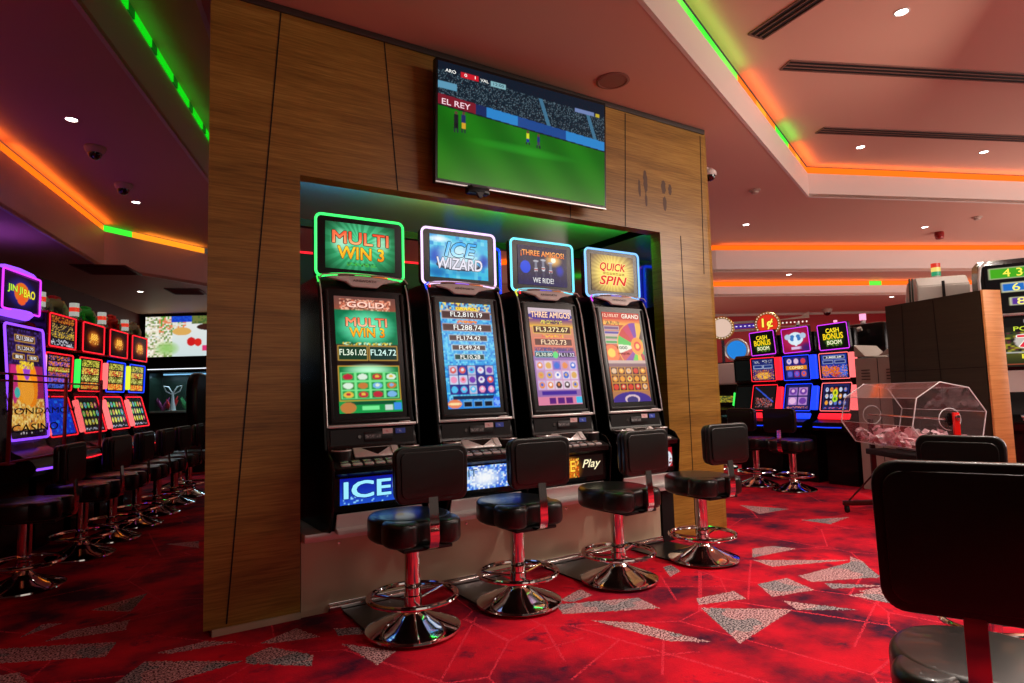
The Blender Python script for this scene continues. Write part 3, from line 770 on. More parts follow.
def rounded_panel(bm, w, h, r, t, y, z, yr=0.012, curve=0.0, taper=0.0):
    """upright rounded-rectangle cushion, thickness t around y, centre z; curve bows the panel"""
    P = rrect(w, h, r, 6); tb = bmesh.new(); n = 4; rings = []; steps = []
    for k in range(n + 1): steps.append((math.sin(PI / 2 * k / n) * yr - yr, -t / 2 + yr - math.cos(PI / 2 * k / n) * yr))
    for k in range(n + 1): steps.append((math.cos(PI / 2 * k / n) * yr - yr, t / 2 - yr + math.sin(PI / 2 * k / n) * yr))
    def mk(p, o_, yy):
        k = (1 + 2 * o_ / w, 1 + 2 * o_ / h); x, zz = p[0] * k[0], p[1] * k[1]
        x *= 1 + taper * zz / h
        return tb.verts.new((x, y + yy + curve * (2 * x / w) ** 2, z + zz))
    for o_, yy in steps: rings.append([mk(p, o_, yy) for p in P])
    m = len(P)
    for a, b in zip(rings, rings[1:]):
        for k in range(m): tb.faces.new([a[k], a[(k + 1) % m], b[(k + 1) % m], b[k]])
    tb.faces.new(rings[0][::-1]); tb.faces.new(rings[-1])
    # a belly on the cushion faces
    for f in tb.faces: f.smooth = True
    bmesh.ops.recalc_face_normals(tb, faces=tb.faces); join(bm, tb)
BASEPROF = [(0, .002), (.238, .002), (.244, .008), (.242, .018), (.228, .026), (.17, .047), (.11, .070), (.07, .088), (.052, .105), (.046, .13), (0, .13)]
def make_stool(label, group, loc, rotz, bw=.375, bh=.27, bz=.815, sz=.585, curve=-.012, cr=.045):
    t = thing('casino_stool', label, 'stool', loc, rotz, group)
    bm = NB(); add_lathe(bm, BASEPROF, seg=56); obj('base', bm, 'chrome', t)
    bm = NB(); add_lathe(bm, [(.041, .13), (.041, sz - .14), (.0, sz - .14)], seg=28); add_lathe(bm, [(.036, .12), (.046, .125), (.046, .175), (.041, .18)], seg=28); obj('post', bm, 'chrome', t)
    bm = NB(); add_tube(bm, ring_pts(.224, .172, 48), .0135, 10, closed=True)
    for a in (20, 140, 260):
        ca, sa = math.cos(math.radians(a)), math.sin(math.radians(a))
        add_tube(bm, [(.04 * ca, .04 * sa, .15), (.13 * ca, .13 * sa, .158), (.222 * ca, .222 * sa, .170)], .007, 8)
    obj('foot_ring', bm, 'chrome', t)
    bm = NB()
    slab(bm, super_pts(.215, .225, 44, 2.2, (0, .025)), sz - .125, sz, .028)
    for s in (-1, 1): slab(bm, super_pts(.088, .115, 32, 2.1, (s * .112, -.132)), sz - .124, sz - .003, .027)
    obj('seat', bm, 'vinyl', t)
    bm = NB(); add_box(bm, (0, -.05, sz - .135), (.26, .34, .02), bev=.006); obj('seat_plate', bm, 'dark_panel', t)
    # bent chrome bar from under the seat up to the backrest
    bm = NB(); bt = bz - bh / 2 + .06
    cl = [(-.10, sz - .132), (-.25, sz - .132), (-.285, sz - .118), (-.298, sz - .08), (-.296, sz - .0), (-.285, bt - .04), (-.282, bt)]
    pts = [(y - .006, z) for y, z in cl] + [(y + .006, z) for y, z in reversed(cl)]
    add_prism(bm, pts, 'x', -.024, .024, bev=.0015); obj('back_bracket', bm, 'chrome', t)
    bm = NB(); rounded_panel(bm, bw, bh, cr, .034, -.262, bz, .010, curve, .03); obj('back_shell', bm, 'vinyl', t)
    bm = NB(); rounded_panel(bm, bw - .012, bh - .012, cr, .05, -.222, bz, .02, curve, .03); obj('back_cushion', bm, 'vinyl', t)
    bm = NB(); rounded_panel(bm, bw - .05, bh - .05, cr * .8, .008, -.281, bz, .004, curve, .03); obj('rear_pad', bm, 'vinyl', t)
    return t
ST_L = ['black vinyl stool in front of the alcove, first from the left',
        'black vinyl stool in front of the alcove, second from the left',
        'black vinyl stool in front of the alcove, third from the left',
        'black vinyl stool in front of the bare wood pier, fourth from the left']
st0 = make_stool(ST_L[0], 'stools in front of the alcove machines', (STX[0], STY[0], .012), math.radians(-2))
for k in (1, 2, 3):
    dup(st0, (STX[k], STY[k], .012), math.radians((0, -3, 2, -4)[k]), ST_L[k])
S0 = Vector((.59, 8.24, 0)); U = Vector((UL[0], UL[1], 0)); NV = Vector((-UL[1], UL[0], 0))
for k, s in enumerate((-3.02, -2.13, -1.5, -.85, -.2, .45, 1.1)):
    p = S0 + U * s + NV * .08
    dup(st0, p, math.radians(71 + (3, -4, 2, 0, -3, 4, 0, 2)[k]), 'black stool in the dark row at left, %s from the front' % ('first', 'second', 'third', 'fourth', 'fifth', 'sixth', 'seventh', 'eighth')[k], 'stools along the left row of machines')
for k, (x, y) in enumerate(((6.70, 4.50), (6.74, 5.02), (6.74, 5.60), (6.76, 6.25))):
    dup(st0, (x, y, .0), math.radians(-90 + (8, 3, -4, 5)[k]), 'black stool facing the right row of machines, %s from the raffle drum' % ('first', 'second', 'third', 'fourth')[k], 'stools along the right row of machines')
nb = make_stool('large black chair back cut off by the right edge, nearest to the viewer', 'near stools at right', (2.05, .85, 0), math.radians(-67), bw=.395, bh=.385, bz=.808, sz=.44, curve=-.03, cr=.06)
dup(st0, (3.22, 1.27, 0), math.radians(-80), scale=(.82, 1, 1.03), label='black chair with grey sheen on its backrest, just behind the nearest chair', group='near stools at right')
# ---------------------------------------------------------------- the four machines of the alcove
WHT = (245, 245, 240)
def cv_multi_top():
    c = Canvas(90, 60, (14, 40, 24)); c.ell(.5, .5, .75, .8, (40, 190, 110), True, .8); c.rays(.5, .55, .62, .85, (120, 255, 190), 22, .6)
    c.ell(.22, .6, .16, .3, (210, 255, 225), True, .8); c.ell(.8, .62, .15, .28, (200, 255, 220), True, .7); c.noise(.3, .08, .72, .16, [(90, 160, 40), (30, 90, 40), (60, 200, 90)], .7); return c
def it_multi(): return [('MULTI', .5, .68, .80, .26, (235, 70, 40), (40, 20, 10), 0, (250, 180, 120)), ('WIN 3', .50, .36, .66, .26, (255, 225, 60), (90, 30, 0), 0, (240, 130, 10))]
def cv_ice_top():
    c = Canvas(80, 54, (60, 190, 225)); c.noise(0, 0, 1, 1, [(40, 150, 215), (110, 210, 236), (90, 200, 232), (60, 180, 225)], .6, 5)
    c.ell(.1, .5, .14, .25, (30, 80, 190), True); c.ell(.92, .45, .12, .2, (30, 70, 180), True); c.ell(.12, .12, .2, .16, (10, 110, 180), True); c.ell(.5, .52, .42, .4, (225, 245, 250), True, .9); c.ell(.15, .9, .2, .1, (240, 250, 255), True); c.ell(.55, .14, .3, .1, (20, 130, 190), True, .6)
    c.ell(.48, .30, .38, .12, (60, 62, 80)); c.ell(.48, .33, .33, .10, (190, 195, 210)); return c
def it_ice(): return [('ICE', .52, .68, .54, .34, (60, 165, 235), (16, 24, 54), .25, (190, 235, 255)), ('WIZARD', .50, .34, .78, .26, (225, 222, 235), (30, 28, 40), .1)]
def cv_amigo_top():
    c = Canvas(80, 60, (44, 36, 62)); c.grad(0, 0, 1, .5, (48, 40, 88), (50, 42, 54)); c.noise(0, 0, 1, 1, [(60, 50, 96), (52, 44, 50)], .15)
    c.ell(.15, .45, .1, .16, (20, 70, 220)); c.ell(.85, .42, .1, .18, (40, 50, 180), True); c.ell(.72, .68, .2, .2, (255, 190, 90), True); c.ell(.72, .68, .05, .07, (255, 250, 220))
    for x, k in ((.36, 0), (.51, .04), (.66, -.02)):
        c.ell(x, .40 + k, .035, .07, (210, 215, 225)); c.ell(x, .62 + k, .055, .025, (180, 180, 190)); c.rect(x - .025, .44 + k, x + .025, .60 + k, (120, 120, 140)); c.rect(x - .02, .22, x + .02, .36, (70, 66, 90)); c.ell(x, .40 + k, .04, .02, (170, 60, 60))
    return c
def it_amigo(): return [('¡THREE AMIGOS!', .5, .80, .88, .17, (255, 190, 110), (90, 30, 20), 0, (240, 110, 60)), ('WE RIDE!', .5, .13, .42, .13, (225, 225, 225), None)]
def cv_quick_top():
    c = Canvas(80, 60, (70, 44, 14)); c.ell(.5, .5, .62, .72, (250, 205, 50), True, 1.0); c.rays(.5, .5, .72, .8, (255, 235, 120), 34, .7); c.ell(.5, .5, .42, .42, (255, 225, 80), True); return c
def it_quick(): return [('QUICK', .5, .66, .60, .25, (210, 40, 20), (255, 225, 150), .25), ('SPIN', .5, .30, .64, .24, (215, 30, 20), (255, 225, 150), .25), ('=======', .52, .49, .5, .05, (120, 30, 10), None)]

def cv_multi_main():
    c = Canvas(60, 112, (60, 44, 40)); c.grad(0, .88, 1, 1, (150, 80, 60), (110, 70, 64)); c.noise(.08, .885, .92, .975, [(255, 190, 160), (220, 120, 90), (120, 60, 50)], .8)
    c.rect(0, .58, 1, .88, (10, 110, 70)); c.ell(.5, .73, .5, .17, (150, 255, 210), True); c.rays(.5, .73, .6, .2, (60, 230, 150), 18, .4)
    c.frame(.02, .44, .49, .57, (220, 170, 70), (24, 60, 40)); c.frame(.51, .44, .98, .57, (220, 170, 70), (24, 56, 50)); c.noise(.1, .575, .9, .60, [(240, 210, 70), (200, 255, 220), (20, 90, 60)], .8)
    c.rect(0, .40, 1, .44, (34, 22, 18)); c.frame(.01, .10, .99, .395, (230, 170, 50), (20, 120, 60)); c.ell(.5, .36, .45, .06, (190, 255, 210), True)
    c.icons(.04, .115, .96, .34, 4, 3, [(30, 150, 70), (20, 110, 60), (60, 140, 60)], [(230, 190, 70), (200, 120, 60), (220, 240, 220), (120, 180, 230), (190, 40, 60)], .08, (120, 230, 140))
    c.rect(0, 0, 1, .10, (20, 150, 70)); c.rect(.1, .065, .9, .095, (10, 80, 50)); c.ell(.14, .045, .12, .045, (190, 120, 60)); c.rect(.72, .015, .84, .06, (200, 220, 210)); c.rect(.86, .015, .99, .08, (60, 140, 230)); c.rect(.35, .02, .62, .055, (120, 240, 150)); return c
def i_multi_main(): return [('MULTI', .5, .775, .66, .075, (240, 100, 60), (40, 14, 8), 0, (250, 200, 160)), ('WIN 3', .5, .685, .56, .08, (255, 215, 60), (70, 40, 0), 0, (230, 120, 10)), ('FL361.02', .255, .512, .42, .052, (225, 240, 215), None), ('FL24.72', .745, .512, .42, .052, (205, 240, 230), None), ('GOLD', .5, .93, .6, .05, (255, 205, 185), (120, 50, 50))]
def cv_ice_main():
    c = Canvas(60, 112, (60, 170, 230)); c.noise(0, 0, 1, 1, [(30, 120, 210), (120, 210, 240), (90, 200, 240), (40, 150, 225)], .7, 2); c.noise(0, .9, 1, 1, [(60, 60, 120), (150, 190, 220), (250, 220, 90)], .6, 2)
    for a, b, v0, v1 in ((.02, .98, .845, .925), (.02, .98, .725, .80), (.12, .88, .63, .695), (.16, .82, .54, .60), (.2, .78, .45, .51)): c.frame(a, v0, b, v1, (190, 160, 160) if v0 > .7 else (180, 210, 225), (74, 48, 48) if v0 != .45 else (14, 66, 60))
    c.noise(.3, .93, .72, .96, [(255, 220, 60), (220, 160, 30)], .8); c.noise(.3, .805, .7, .83, [(255, 140, 60), (220, 90, 50)], .7)
    c.icons(.06, .13, .94, .40, 5, 3, [(60, 40, 130), (200, 215, 240), (30, 60, 160), (190, 190, 220)], [(240, 150, 190), (80, 190, 240), (225, 225, 240), (220, 90, 80), (120, 60, 180)], .06, (20, 40, 130))
    c.rect(.1, .085, .9, .12, (20, 40, 80)); c.rect(0, 0, 1, .08, (30, 130, 220)); c.ell(.13, .045, .13, .04, (230, 130, 90)); c.ell(.13, .045, .12, .012, (250, 220, 160))
    for x in (.29, .49, .69): c.frame(x, .012, x + .17, .07, (110, 170, 220), (14, 20, 34))
    c.noise(.88, .01, 1, .1, [(60, 110, 240), (130, 180, 250)], .9, 2); return c
def i_ice_main(): return [('FL2,810.19', .5, .885, .62, .052, WHT, None), ('FL288.74', .5, .762, .54, .05, WHT, None), ('FL174.42', .5, .662, .46, .04, WHT, None), ('FL49.24', .5, .57, .40, .038, WHT, None), ('FL10.28', .5, .48, .38, .036, WHT, None), ('GRAND', .5, .945, .4, .03, (255, 225, 70), (120, 60, 10)), ('MAJOR', .5, .817, .32, .022, (255, 170, 90), (130, 40, 20))]
def cv_amigo_main():
    c = Canvas(60, 112, (150, 110, 170)); c.grad(0, .5, 1, 1, (190, 90, 90), (240, 190, 120)); c.rect(0, .92, 1, 1, (210, 190, 200)); c.ell(.5, .915, .52, .05, (70, 60, 150)); c.grad(0, .80, 1, .88, (250, 190, 60), (120, 70, 130))
    c.noise(.25, .84, .75, .87, [(250, 230, 90), (60, 40, 90)], .8); c.frame(.06, .73, .94, .815, (250, 205, 80), (84, 40, 34)); c.frame(.06, .60, .94, .685, (240, 130, 100), (96, 52, 44)); c.noise(.25, .69, .75, .72, [(250, 200, 60), (230, 90, 80)], .7)
    c.frame(.04, .48, .46, .545, (90, 160, 200), (24, 60, 60)); c.frame(.56, .48, .97, .545, (140, 90, 180), (40, 30, 60)); c.ell(.51, .51, .06, .035, (90, 220, 120)); c.noise(.05, .55, .95, .585, [(110, 60, 100), (70, 60, 130)], .8)
    c.icons(.03, .15, .98, .45, 5, 3, [(200, 180, 220), (190, 150, 190), (225, 205, 220), (130, 110, 200)], [(60, 110, 210), (230, 140, 80), (70, 40, 50), (250, 240, 240), (220, 170, 90)], .05, (210, 150, 190))
    c.rect(.1, .10, .9, .14, (70, 40, 150)); c.rect(0, 0, 1, .085, (220, 130, 160)); 
    for x in (.25, .44, .63): c.rect(x, .012, x + .15, .07, (90, 30, 120))
    c.rect(.86, .01, 1, .08, (70, 190, 230)); return c
def i_amigo_main(): return [('THREE AMIGOS', .5, .93, .90, .06, (255, 215, 180), (120, 40, 60)), ('FL3,272.67', .5, .772, .74, .055, (255, 235, 170), None), ('FL202.73', .5, .642, .58, .05, (255, 220, 180), None), ('FL30.80', .25, .512, .36, .036, (230, 240, 220), None), ('FL11.32', .765, .512, .36, .036, (230, 220, 240), None), ('GRAND', .5, .853, .36, .022, (60, 30, 70), None)]
def cv_quick_main():
    c = Canvas(64, 112, (190, 70, 30)); c.rect(0, .92, 1, 1, (200, 50, 34)); c.grad(0, .86, 1, .92, (250, 180, 60), (220, 90, 40)); c.noise(.02, .86, .45, .9, [(250, 200, 80), (60, 40, 20)], .7)
    for v, col in ((.80, (110, 70, 120)), (.745, (80, 60, 150)), (.69, (90, 130, 80)), (.64, (40, 150, 70))): c.frame(.0, v, .40, v + .045, (220, 200, 190), col)
    c.ell(.12, .53, .2, .1, (250, 110, 40)); c.ell(.12, .54, .1, .05, (250, 200, 60))
    cu, cvv, ru, rv = .84, .62, .52, .27; ang = np.degrees(np.arctan2((c.v - cvv) / rv, (c.u - cu) / ru)) % 360; d = ((c.u - cu) / ru) ** 2 + ((c.v - cvv) / rv) ** 2
    cols = [(60, 180, 60), (60, 180, 60), (70, 40, 40), (240, 180, 60), (120, 50, 160), (200, 40, 90), (200, 40, 40), (60, 190, 70), (230, 230, 210), (200, 60, 60), (130, 50, 150), (90, 200, 60), (240, 190, 50), (180, 40, 60), (60, 170, 70), (240, 180, 60), (200, 50, 120)]
    for k, col in enumerate(cols):
        m = (d < 1) & (ang >= k * 22) & (ang < (k + 1) * 22); c.a[m] = col
    c.ell(cu, cvv, .17, .10, (250, 150, 30)); c.ell(cu, cvv, .1, .055, (220, 50, 20)); c.ell(cu, cvv, .05, .03, (255, 200, 90)); c.a[(d >= 1) & (d < 1.09) & (c.v > .45) & (c.v < .86)] = (240, 160, 60)
    c.rect(0, .42, 1, .46, (200, 170, 160)); c.rect(0, .385, 1, .425, (130, 90, 100)); c.icons(.02, .12, .98, .385, 5, 3, [(90, 20, 50), (70, 14, 40)], [(240, 160, 60), (220, 70, 50), (250, 210, 110), (230, 190, 150)], .08, (200, 140, 60))
    c.rect(0, 0, 1, .115, (180, 120, 80)); c.ell(.5, .02, .5, .09, (70, 50, 140)); c.ell(.5, .03, .2, .05, (220, 190, 200)); c.ell(.5, .02, .15, .04, (70, 60, 120)); return c
def i_quick_main(): return [('12,103.07', .22, .96, .42, .04, (255, 230, 200), None), ('GRAND', .74, .96, .46, .048, (255, 240, 220), (120, 20, 10)), ('1000', .42, .60, .26, .035, (20, 70, 20), None), ('MAJOR', .45, .53, .3, .03, (60, 40, 40), None)]

def cv_belly_ice():
    c = Canvas(80, 26, (10, 40, 170)); c.grad(0, 0, 1, 1, (30, 80, 200), (4, 20, 150)); c.ell(.78, .6, .14, .45, (235, 245, 250)); c.ell(.72, .28, .06, .14, (230, 190, 60)); c.noise(.04, .0, .6, .35, [(150, 220, 255), (20, 60, 190)], .18); return c
def cv_belly_night():
    c = Canvas(80, 26, (40, 90, 210)); c.noise(0, 0, 1, 1, [(150, 200, 245), (60, 120, 230), (230, 240, 250)], .6, 2); c.ell(.45, .45, .3, .5, (245, 248, 250), True); c.ell(.95, .6, .12, .6, (10, 40, 180), True); return c
def cv_belly_fire():
    c = Canvas(80, 26, (20, 8, 6)); c.ell(.28, .4, .36, .8, (250, 150, 20), True); c.noise(0, .0, .55, .9, [(255, 220, 90), (240, 110, 20), (200, 50, 10)], .55); return c
def cv_belly_red():
    c = Canvas(80, 26, (170, 16, 30)); c.ell(.9, .4, .1, .4, (220, 225, 235)); c.ell(.86, .6, .06, .2, (40, 50, 120)); c.noise(.7, 0, 1, .5, [(210, 40, 40), (90, 10, 20)], .5); return c

def make_top_machine(name, label, loc, neon, side, glow, topc, topt, mainc, maint, bellyc, bellyt, sidemat):
    t = thing(name, label, 'slot machine', loc, 0, 'four tall slot machines in the alcove')
    W = .575
    # cabinet body: side profile, front is -y
    prof = [(-.06, 0), (-.17, .02), (-.19, .06), (-.16, .10), (-.235, .13), (-.235, .31), (-.27, .335), (-.278, .362), (-.195, .392), (-.125, .462), (-.105, .545), (-.10, .59), (-.085, .64), (.025, 1.36), (.045, 1.42), (.07, 1.46), (.50, 1.46), (.50, 0)]
    bm = NB(); add_prism(bm, prof, 'x', -W / 2 + .02, W / 2 - .02)
    obj('cabinet', bm, 'black_plastic', t)
    for s in (-1, 1):
        sp = [(-.05, .0), (-.21, .02), (-.26, .12), (-.285, .36), (-.24, .42), (-.14, .46), (-.125, .60), (-.02, 1.30), (.01, 1.42), (.05, 1.475), (.50, 1.475), (.50, 0)]
        bm = NB(); add_prism(bm, sp, 'x', s * (W / 2 - .012), s * W / 2, bev=.004); obj('side_panel', bm, 'black_plastic', t)
        bm = NB(); add_tube(bm, [(s * (W / 2 - .016), y, z) for y, z in ((-.128, .58), (-.118, .66), (-.02, 1.31), (.004, 1.40), (.03, 1.45))], .0045, 8); o = obj('edge_trim', bm, 'silver', t)
    # bezel and main screen
    o0, o1 = Vector((0, -.098, .60)), Vector((0, .018, 1.385)); up = (o1 - o0).normalized(); L_ = (o1 - o0).length
    xf = plane_xf((o0 + o1) / 2, (1, 0, 0), up)
    bm = NB(); plate(bm, .50, L_ + .02, .02, .03, z0=.004); obj('bezel', bm, 'black_plastic', t, xf)
    bm = NB()
    for s in (-1, 1): add_box(bm, (s * .235, 0, .008), (.02, L_, .014), bev=.005)
    add_box(bm, (0, -L_ / 2 + .012, .008), (.49, .02, .014), bev=.005); obj('bezel_rim', bm, 'dark_panel', t, xf)
    SW, SH = .385, .705
    xs = xf @ Matrix.Translation((0, .012, .0065)); screen('main_screen', mainc(), SW, SH, xs, t); lettering(maint(), SW, SH, xs, t)
    # lip with silver line under the screen
    bm = NB(); add_box(bm, (0, -.115, .585), (.53, .03, .018), bev=.006); add_box(bm, (.19, -.128, .597), (.07, .012, .008), bev=.003); obj('screen_lip', bm, 'silver', t)
    # slot panel with stickers
    xp = plane_xf((0, -.112, .515), (1, 0, 0), (0, .09, 1))
    bm = NB(); plate(bm, .50, .10, .012, .02, z0=.006); add_box(bm, (.03, .002, .008), (.17, .055, .008), bev=.003); obj('slot_panel', bm, 'dark_panel', t, xp)
    bm = NB(); add_lathe(bm, [(0, .006), (.01, .006), (.012, 0)], seg=16); obj('lock', bm, 'chrome', t, xp @ Matrix.Translation((-.085, .005, .006)))
    c = Canvas(24, 8, (60, 60, 62)); c.noise(.05, .2, .95, .8, [(190, 190, 190), (90, 90, 90)], .6); screen('card_reader', c, .10, .028, xp @ Matrix.Translation((-.005, .004, .0135)), t, mat='print')
    c = Canvas(16, 8, (225, 190, 190)); c.noise(.1, .3, .9, .7, [(210, 60, 60), (230, 200, 200)], .6); screen('red_sticker', c, .062, .03, xp @ Matrix.Translation((.085, .03, .0135)), t, mat='print')
    c = Canvas(16, 8, (50, 80, 190)); c.noise(.1, .3, .9, .7, [(200, 210, 240), (60, 90, 200)], .5); screen('blue_sticker', c, .062, .03, xp @ Matrix.Translation((.165, .028, .0135)), t, mat='print')
    # sloping deck with cups, ticket slot and buttons
    xd = plane_xf((0, -.237, .378), (1, 0, 0), (0, .083, .030))
    bm = NB(); plate(bm, .54, .088, .012, .02, z0=.005); obj('button_deck', bm, 'dark_panel', t, xd)
    for i in range(7):
        bm = NB(); add_box(bm, (-.21 + i * .066, -.018, .010), (.054, .026, .012), bev=.005); obj('button', bm, 'silver', t, xd)
        bm = NB(); add_box(bm, (-.21 + i * .066, .018, .010), (.048, .024, .012), bev=.005); obj('button', bm, 'dull_chrome', t, xd)
    xd = plane_xf((0, -.160, .427), (1, 0, 0), (0, .070, .070))
    bm = NB(); plate(bm, .54, .095, .012, .02, z0=.004); obj('cup_shelf', bm, 'black_plastic', t, xd)
    bm = NB(); add_box(bm, (0, 0, .010), (.27, .072, .014), bev=.004); obj('ticket_slot', bm, 'silver', t, xd)
    bm = NB(); add_prism(bm, [(-.085, .028), (.085, .028), (.0, -.024)], 'z', .016, .019); obj('slot_inset', bm, 'black_plastic', t, xd)
    bm = NB(); add_box(bm, (.105, .0, .020), (.032, .062, .006), bev=.001); obj('white_tag', bm, 'white_plastic', t, xd)
    for s in (-1, 1):
        cupm = NB(); add_lathe(cupm, [(.048, -.035), (.050, .0), (.050, .024), (.044, .024), (.042, .004), (0, .002)], seg=28, sx=1.1); obj('cup_holder', cupm, 'dark_panel', t, Matrix.Translation((s * .205, -.165, .428)))
        cupm = NB(); add_tube(cupm, [(1.1 * .048 * math.cos(a_ * PI / 14), .048 * math.sin(a_ * PI / 14), .026) for a_ in range(28)], .0045, 6, closed=True); obj('cup_rim', cupm, 'silver', t, Matrix.Translation((s * .205, -.165, .428)))
    # belly glass
    xb = plane_xf((0, -.2375, .235), (1, 0, 0), (0, 0, 1))
    bm = NB(); plate(bm, .54, .175, .01, .012, z0=.002); obj('belly_frame', bm, 'black_plastic', t, xb)
    xb2 = xb @ Matrix.Translation((0, 0, .003)); screen('belly_screen', bellyc(), .475, .142, xb2, t)
    if bellyt: lettering(bellyt, .475, .142, xb2, t)
    # silver drop tray
    bm = NB(); add_prism(bm, [(-.175, .012), (-.225, .118), (-.232, .112), (-.205, .04), (-.245, .03), (-.25, .012)], 'x', -.25, .25, bev=.002); obj('drop_tray', bm, 'silver', t)
    # brow with the maker's mark
    xw = plane_xf((0, .028, 1.43), (1, 0, 0), (0, .22, 1))
    P = [(-.235, .036), (-.16, .022), (-.115, .012), (-.08, -.016), (.08, -.016), (.115, .012), (.16, .022), (.235, .036), (.12, .052), (0, .056), (-.12, .052)]
    bm = NB(); add_prism(bm, P, 'z', 0, .02, bev=.003); obj('brow', bm, 'white_plastic', t, xw)
    lettering([('AINSWORTH', .5, .5, .9, .7, (50, 36, 34), None)], .16, .022, xw @ Matrix.Translation((0, .020, .0205)), t, mat='print')
    bm = NB(); add_tube(bm, [(-W / 2 + .01, -.0, 1.455), (-W / 2 + .03, .0, 1.478), (-.12, .0, 1.490), (0, .0, 1.493), (.12, .0, 1.490), (W / 2 - .03, .0, 1.478), (W / 2 - .01, .0, 1.455)], .004, 8); obj('top_trim', bm, 'silver', t)
    # neck with a glowing bar
    bm = NB(); add_box(bm, (0, .10, 1.475), (.30, .10, .05), bev=.008); obj('neck', bm, 'black_plastic', t)
    bm = NB(); add_box(bm, (.0, .045, 1.485), (.10, .012, .018)); obj('neck_light', bm, glow, t)
    bm = NB(); add_box(bm, (.11, .046, 1.484), (.10, .010, .016)); obj('neck_lamp', bm, 'neon_orange', t)
    bm = NB(); add_tube(bm, [(-W / 2 + .0, -.01, 1.43), (-W / 2 - .002, .01, 1.465), (-W / 2 + .03, .03, 1.482)], .005, 8); obj('corner_light', bm, sidemat, t)
    # topper
    TW, TH = .565, .385; xt = plane_xf((0, .075, 1.672), (1, 0, 0), (0, 0, 1))
    bm = NB(); plate(bm, TW, TH, .035, .05, .022, z0=0); obj('topper_case', bm, 'black_plastic', t, xt)
    frame_tube('neon_frame', TW - .006, TH - .006, .035, .0085, xt @ Matrix.Translation((0, 0, .004)), t, neon, .022)
    xs = xt @ Matrix.Translation((0, .006, .003)); sw, sh = .445, .29
    screen('topper_screen', topc(), sw, sh, xs, t); lettering(topt(), sw, sh, xs, t)
    return t
MB_ = dict(z=.455)
MX = [1.293, 1.985, 2.680, 3.365]
make_top_machine('slot_machine', 'tall slot machine with green neon topper reading MULTI WIN 3', (MX[0], WY, .46), 'neon_green', 'silver', 'led_green', cv_multi_top, it_multi, cv_multi_main, i_multi_main, cv_belly_ice, [('ICE', .33, .55, .56, .62, (150, 225, 255), (10, 40, 120))], 'led_green')
make_top_machine('slot_machine', 'tall slot machine with pinkish neon topper reading ICE WIZARD', (MX[1], WY, .46), 'neon_pinkwhite', 'silver', 'neon_purple', cv_ice_top, it_ice, cv_ice_main, i_ice_main, cv_belly_night, [('IT', .27, .72, .13, .3, (60, 90, 120), None)], 'neon_blue')
make_top_machine('slot_machine', 'tall slot machine with pale cyan neon topper reading THREE AMIGOS', (MX[2], WY, .46), 'neon_cyan', 'silver', 'neon_blue', cv_amigo_top, it_amigo, cv_amigo_main, i_amigo_main, cv_belly_fire, [('FIRE', .3, .55, .34, .5, (250, 200, 60), (160, 30, 0)), ('Play', .78, .55, .34, .5, (250, 235, 190), None, .3)], 'neon_yellow')
make_top_machine('slot_machine', 'tall slot machine with blue white neon topper reading QUICK SPIN', (MX[3], WY, .46), 'neon_skyblue', 'silver', 'neon_blue', cv_quick_top, it_quick, cv_quick_main, i_quick_main, cv_belly_red, None, 'neon_magenta')
# machines standing back to back with them, seen only through the gap above
for k, x in enumerate((1.30, 2.0, 2.7, 3.40)):
    t = thing('slot_machine', 'dark machine back seen behind the alcove machines, %s from the left' % ('first', 'second', 'third', 'fourth')[k], 'slot machine', (x, 4.93, 0), PI, 'machines backing onto the alcove')
    bm = NB(); add_prism(bm, [(-.05, .0), (-.08, .5), (-.2, .8), (-.05, .95), (.02, 1.85), (.09, 1.97), (.40, 1.97), (.44, 1.90), (.44, 0)], 'x', -.29, .29, bev=.02); obj('cabinet', bm, 'black_matte', t)
    bm = NB(); add_box(bm, (0, .12, 2.0), (.2, .08, .08)); obj('neck', bm, 'black_matte', t)
    th_ = .50 if k == 2 else .30; xt = plane_xf((0, .10, 2.02 + th_ / 2), (1, 0, 0), (0, 0, 1)); bm = NB(); plate(bm, .5, th_, .04, .05); obj('topper_case', bm, 'black_matte', t, xt)
    frame_tube('neon_frame', .49, th_ - .01, .035, .012 if k == 2 else .009, xt, t, 'neon_red' if k != 2 else 'neon_blue'); frame_tube('neon_frame', .49, th_ - .01, .035, .012 if k == 2 else .009, xt @ Matrix.Translation((0, 0, -.05)), t, 'neon_red' if k != 2 else 'neon_blue')
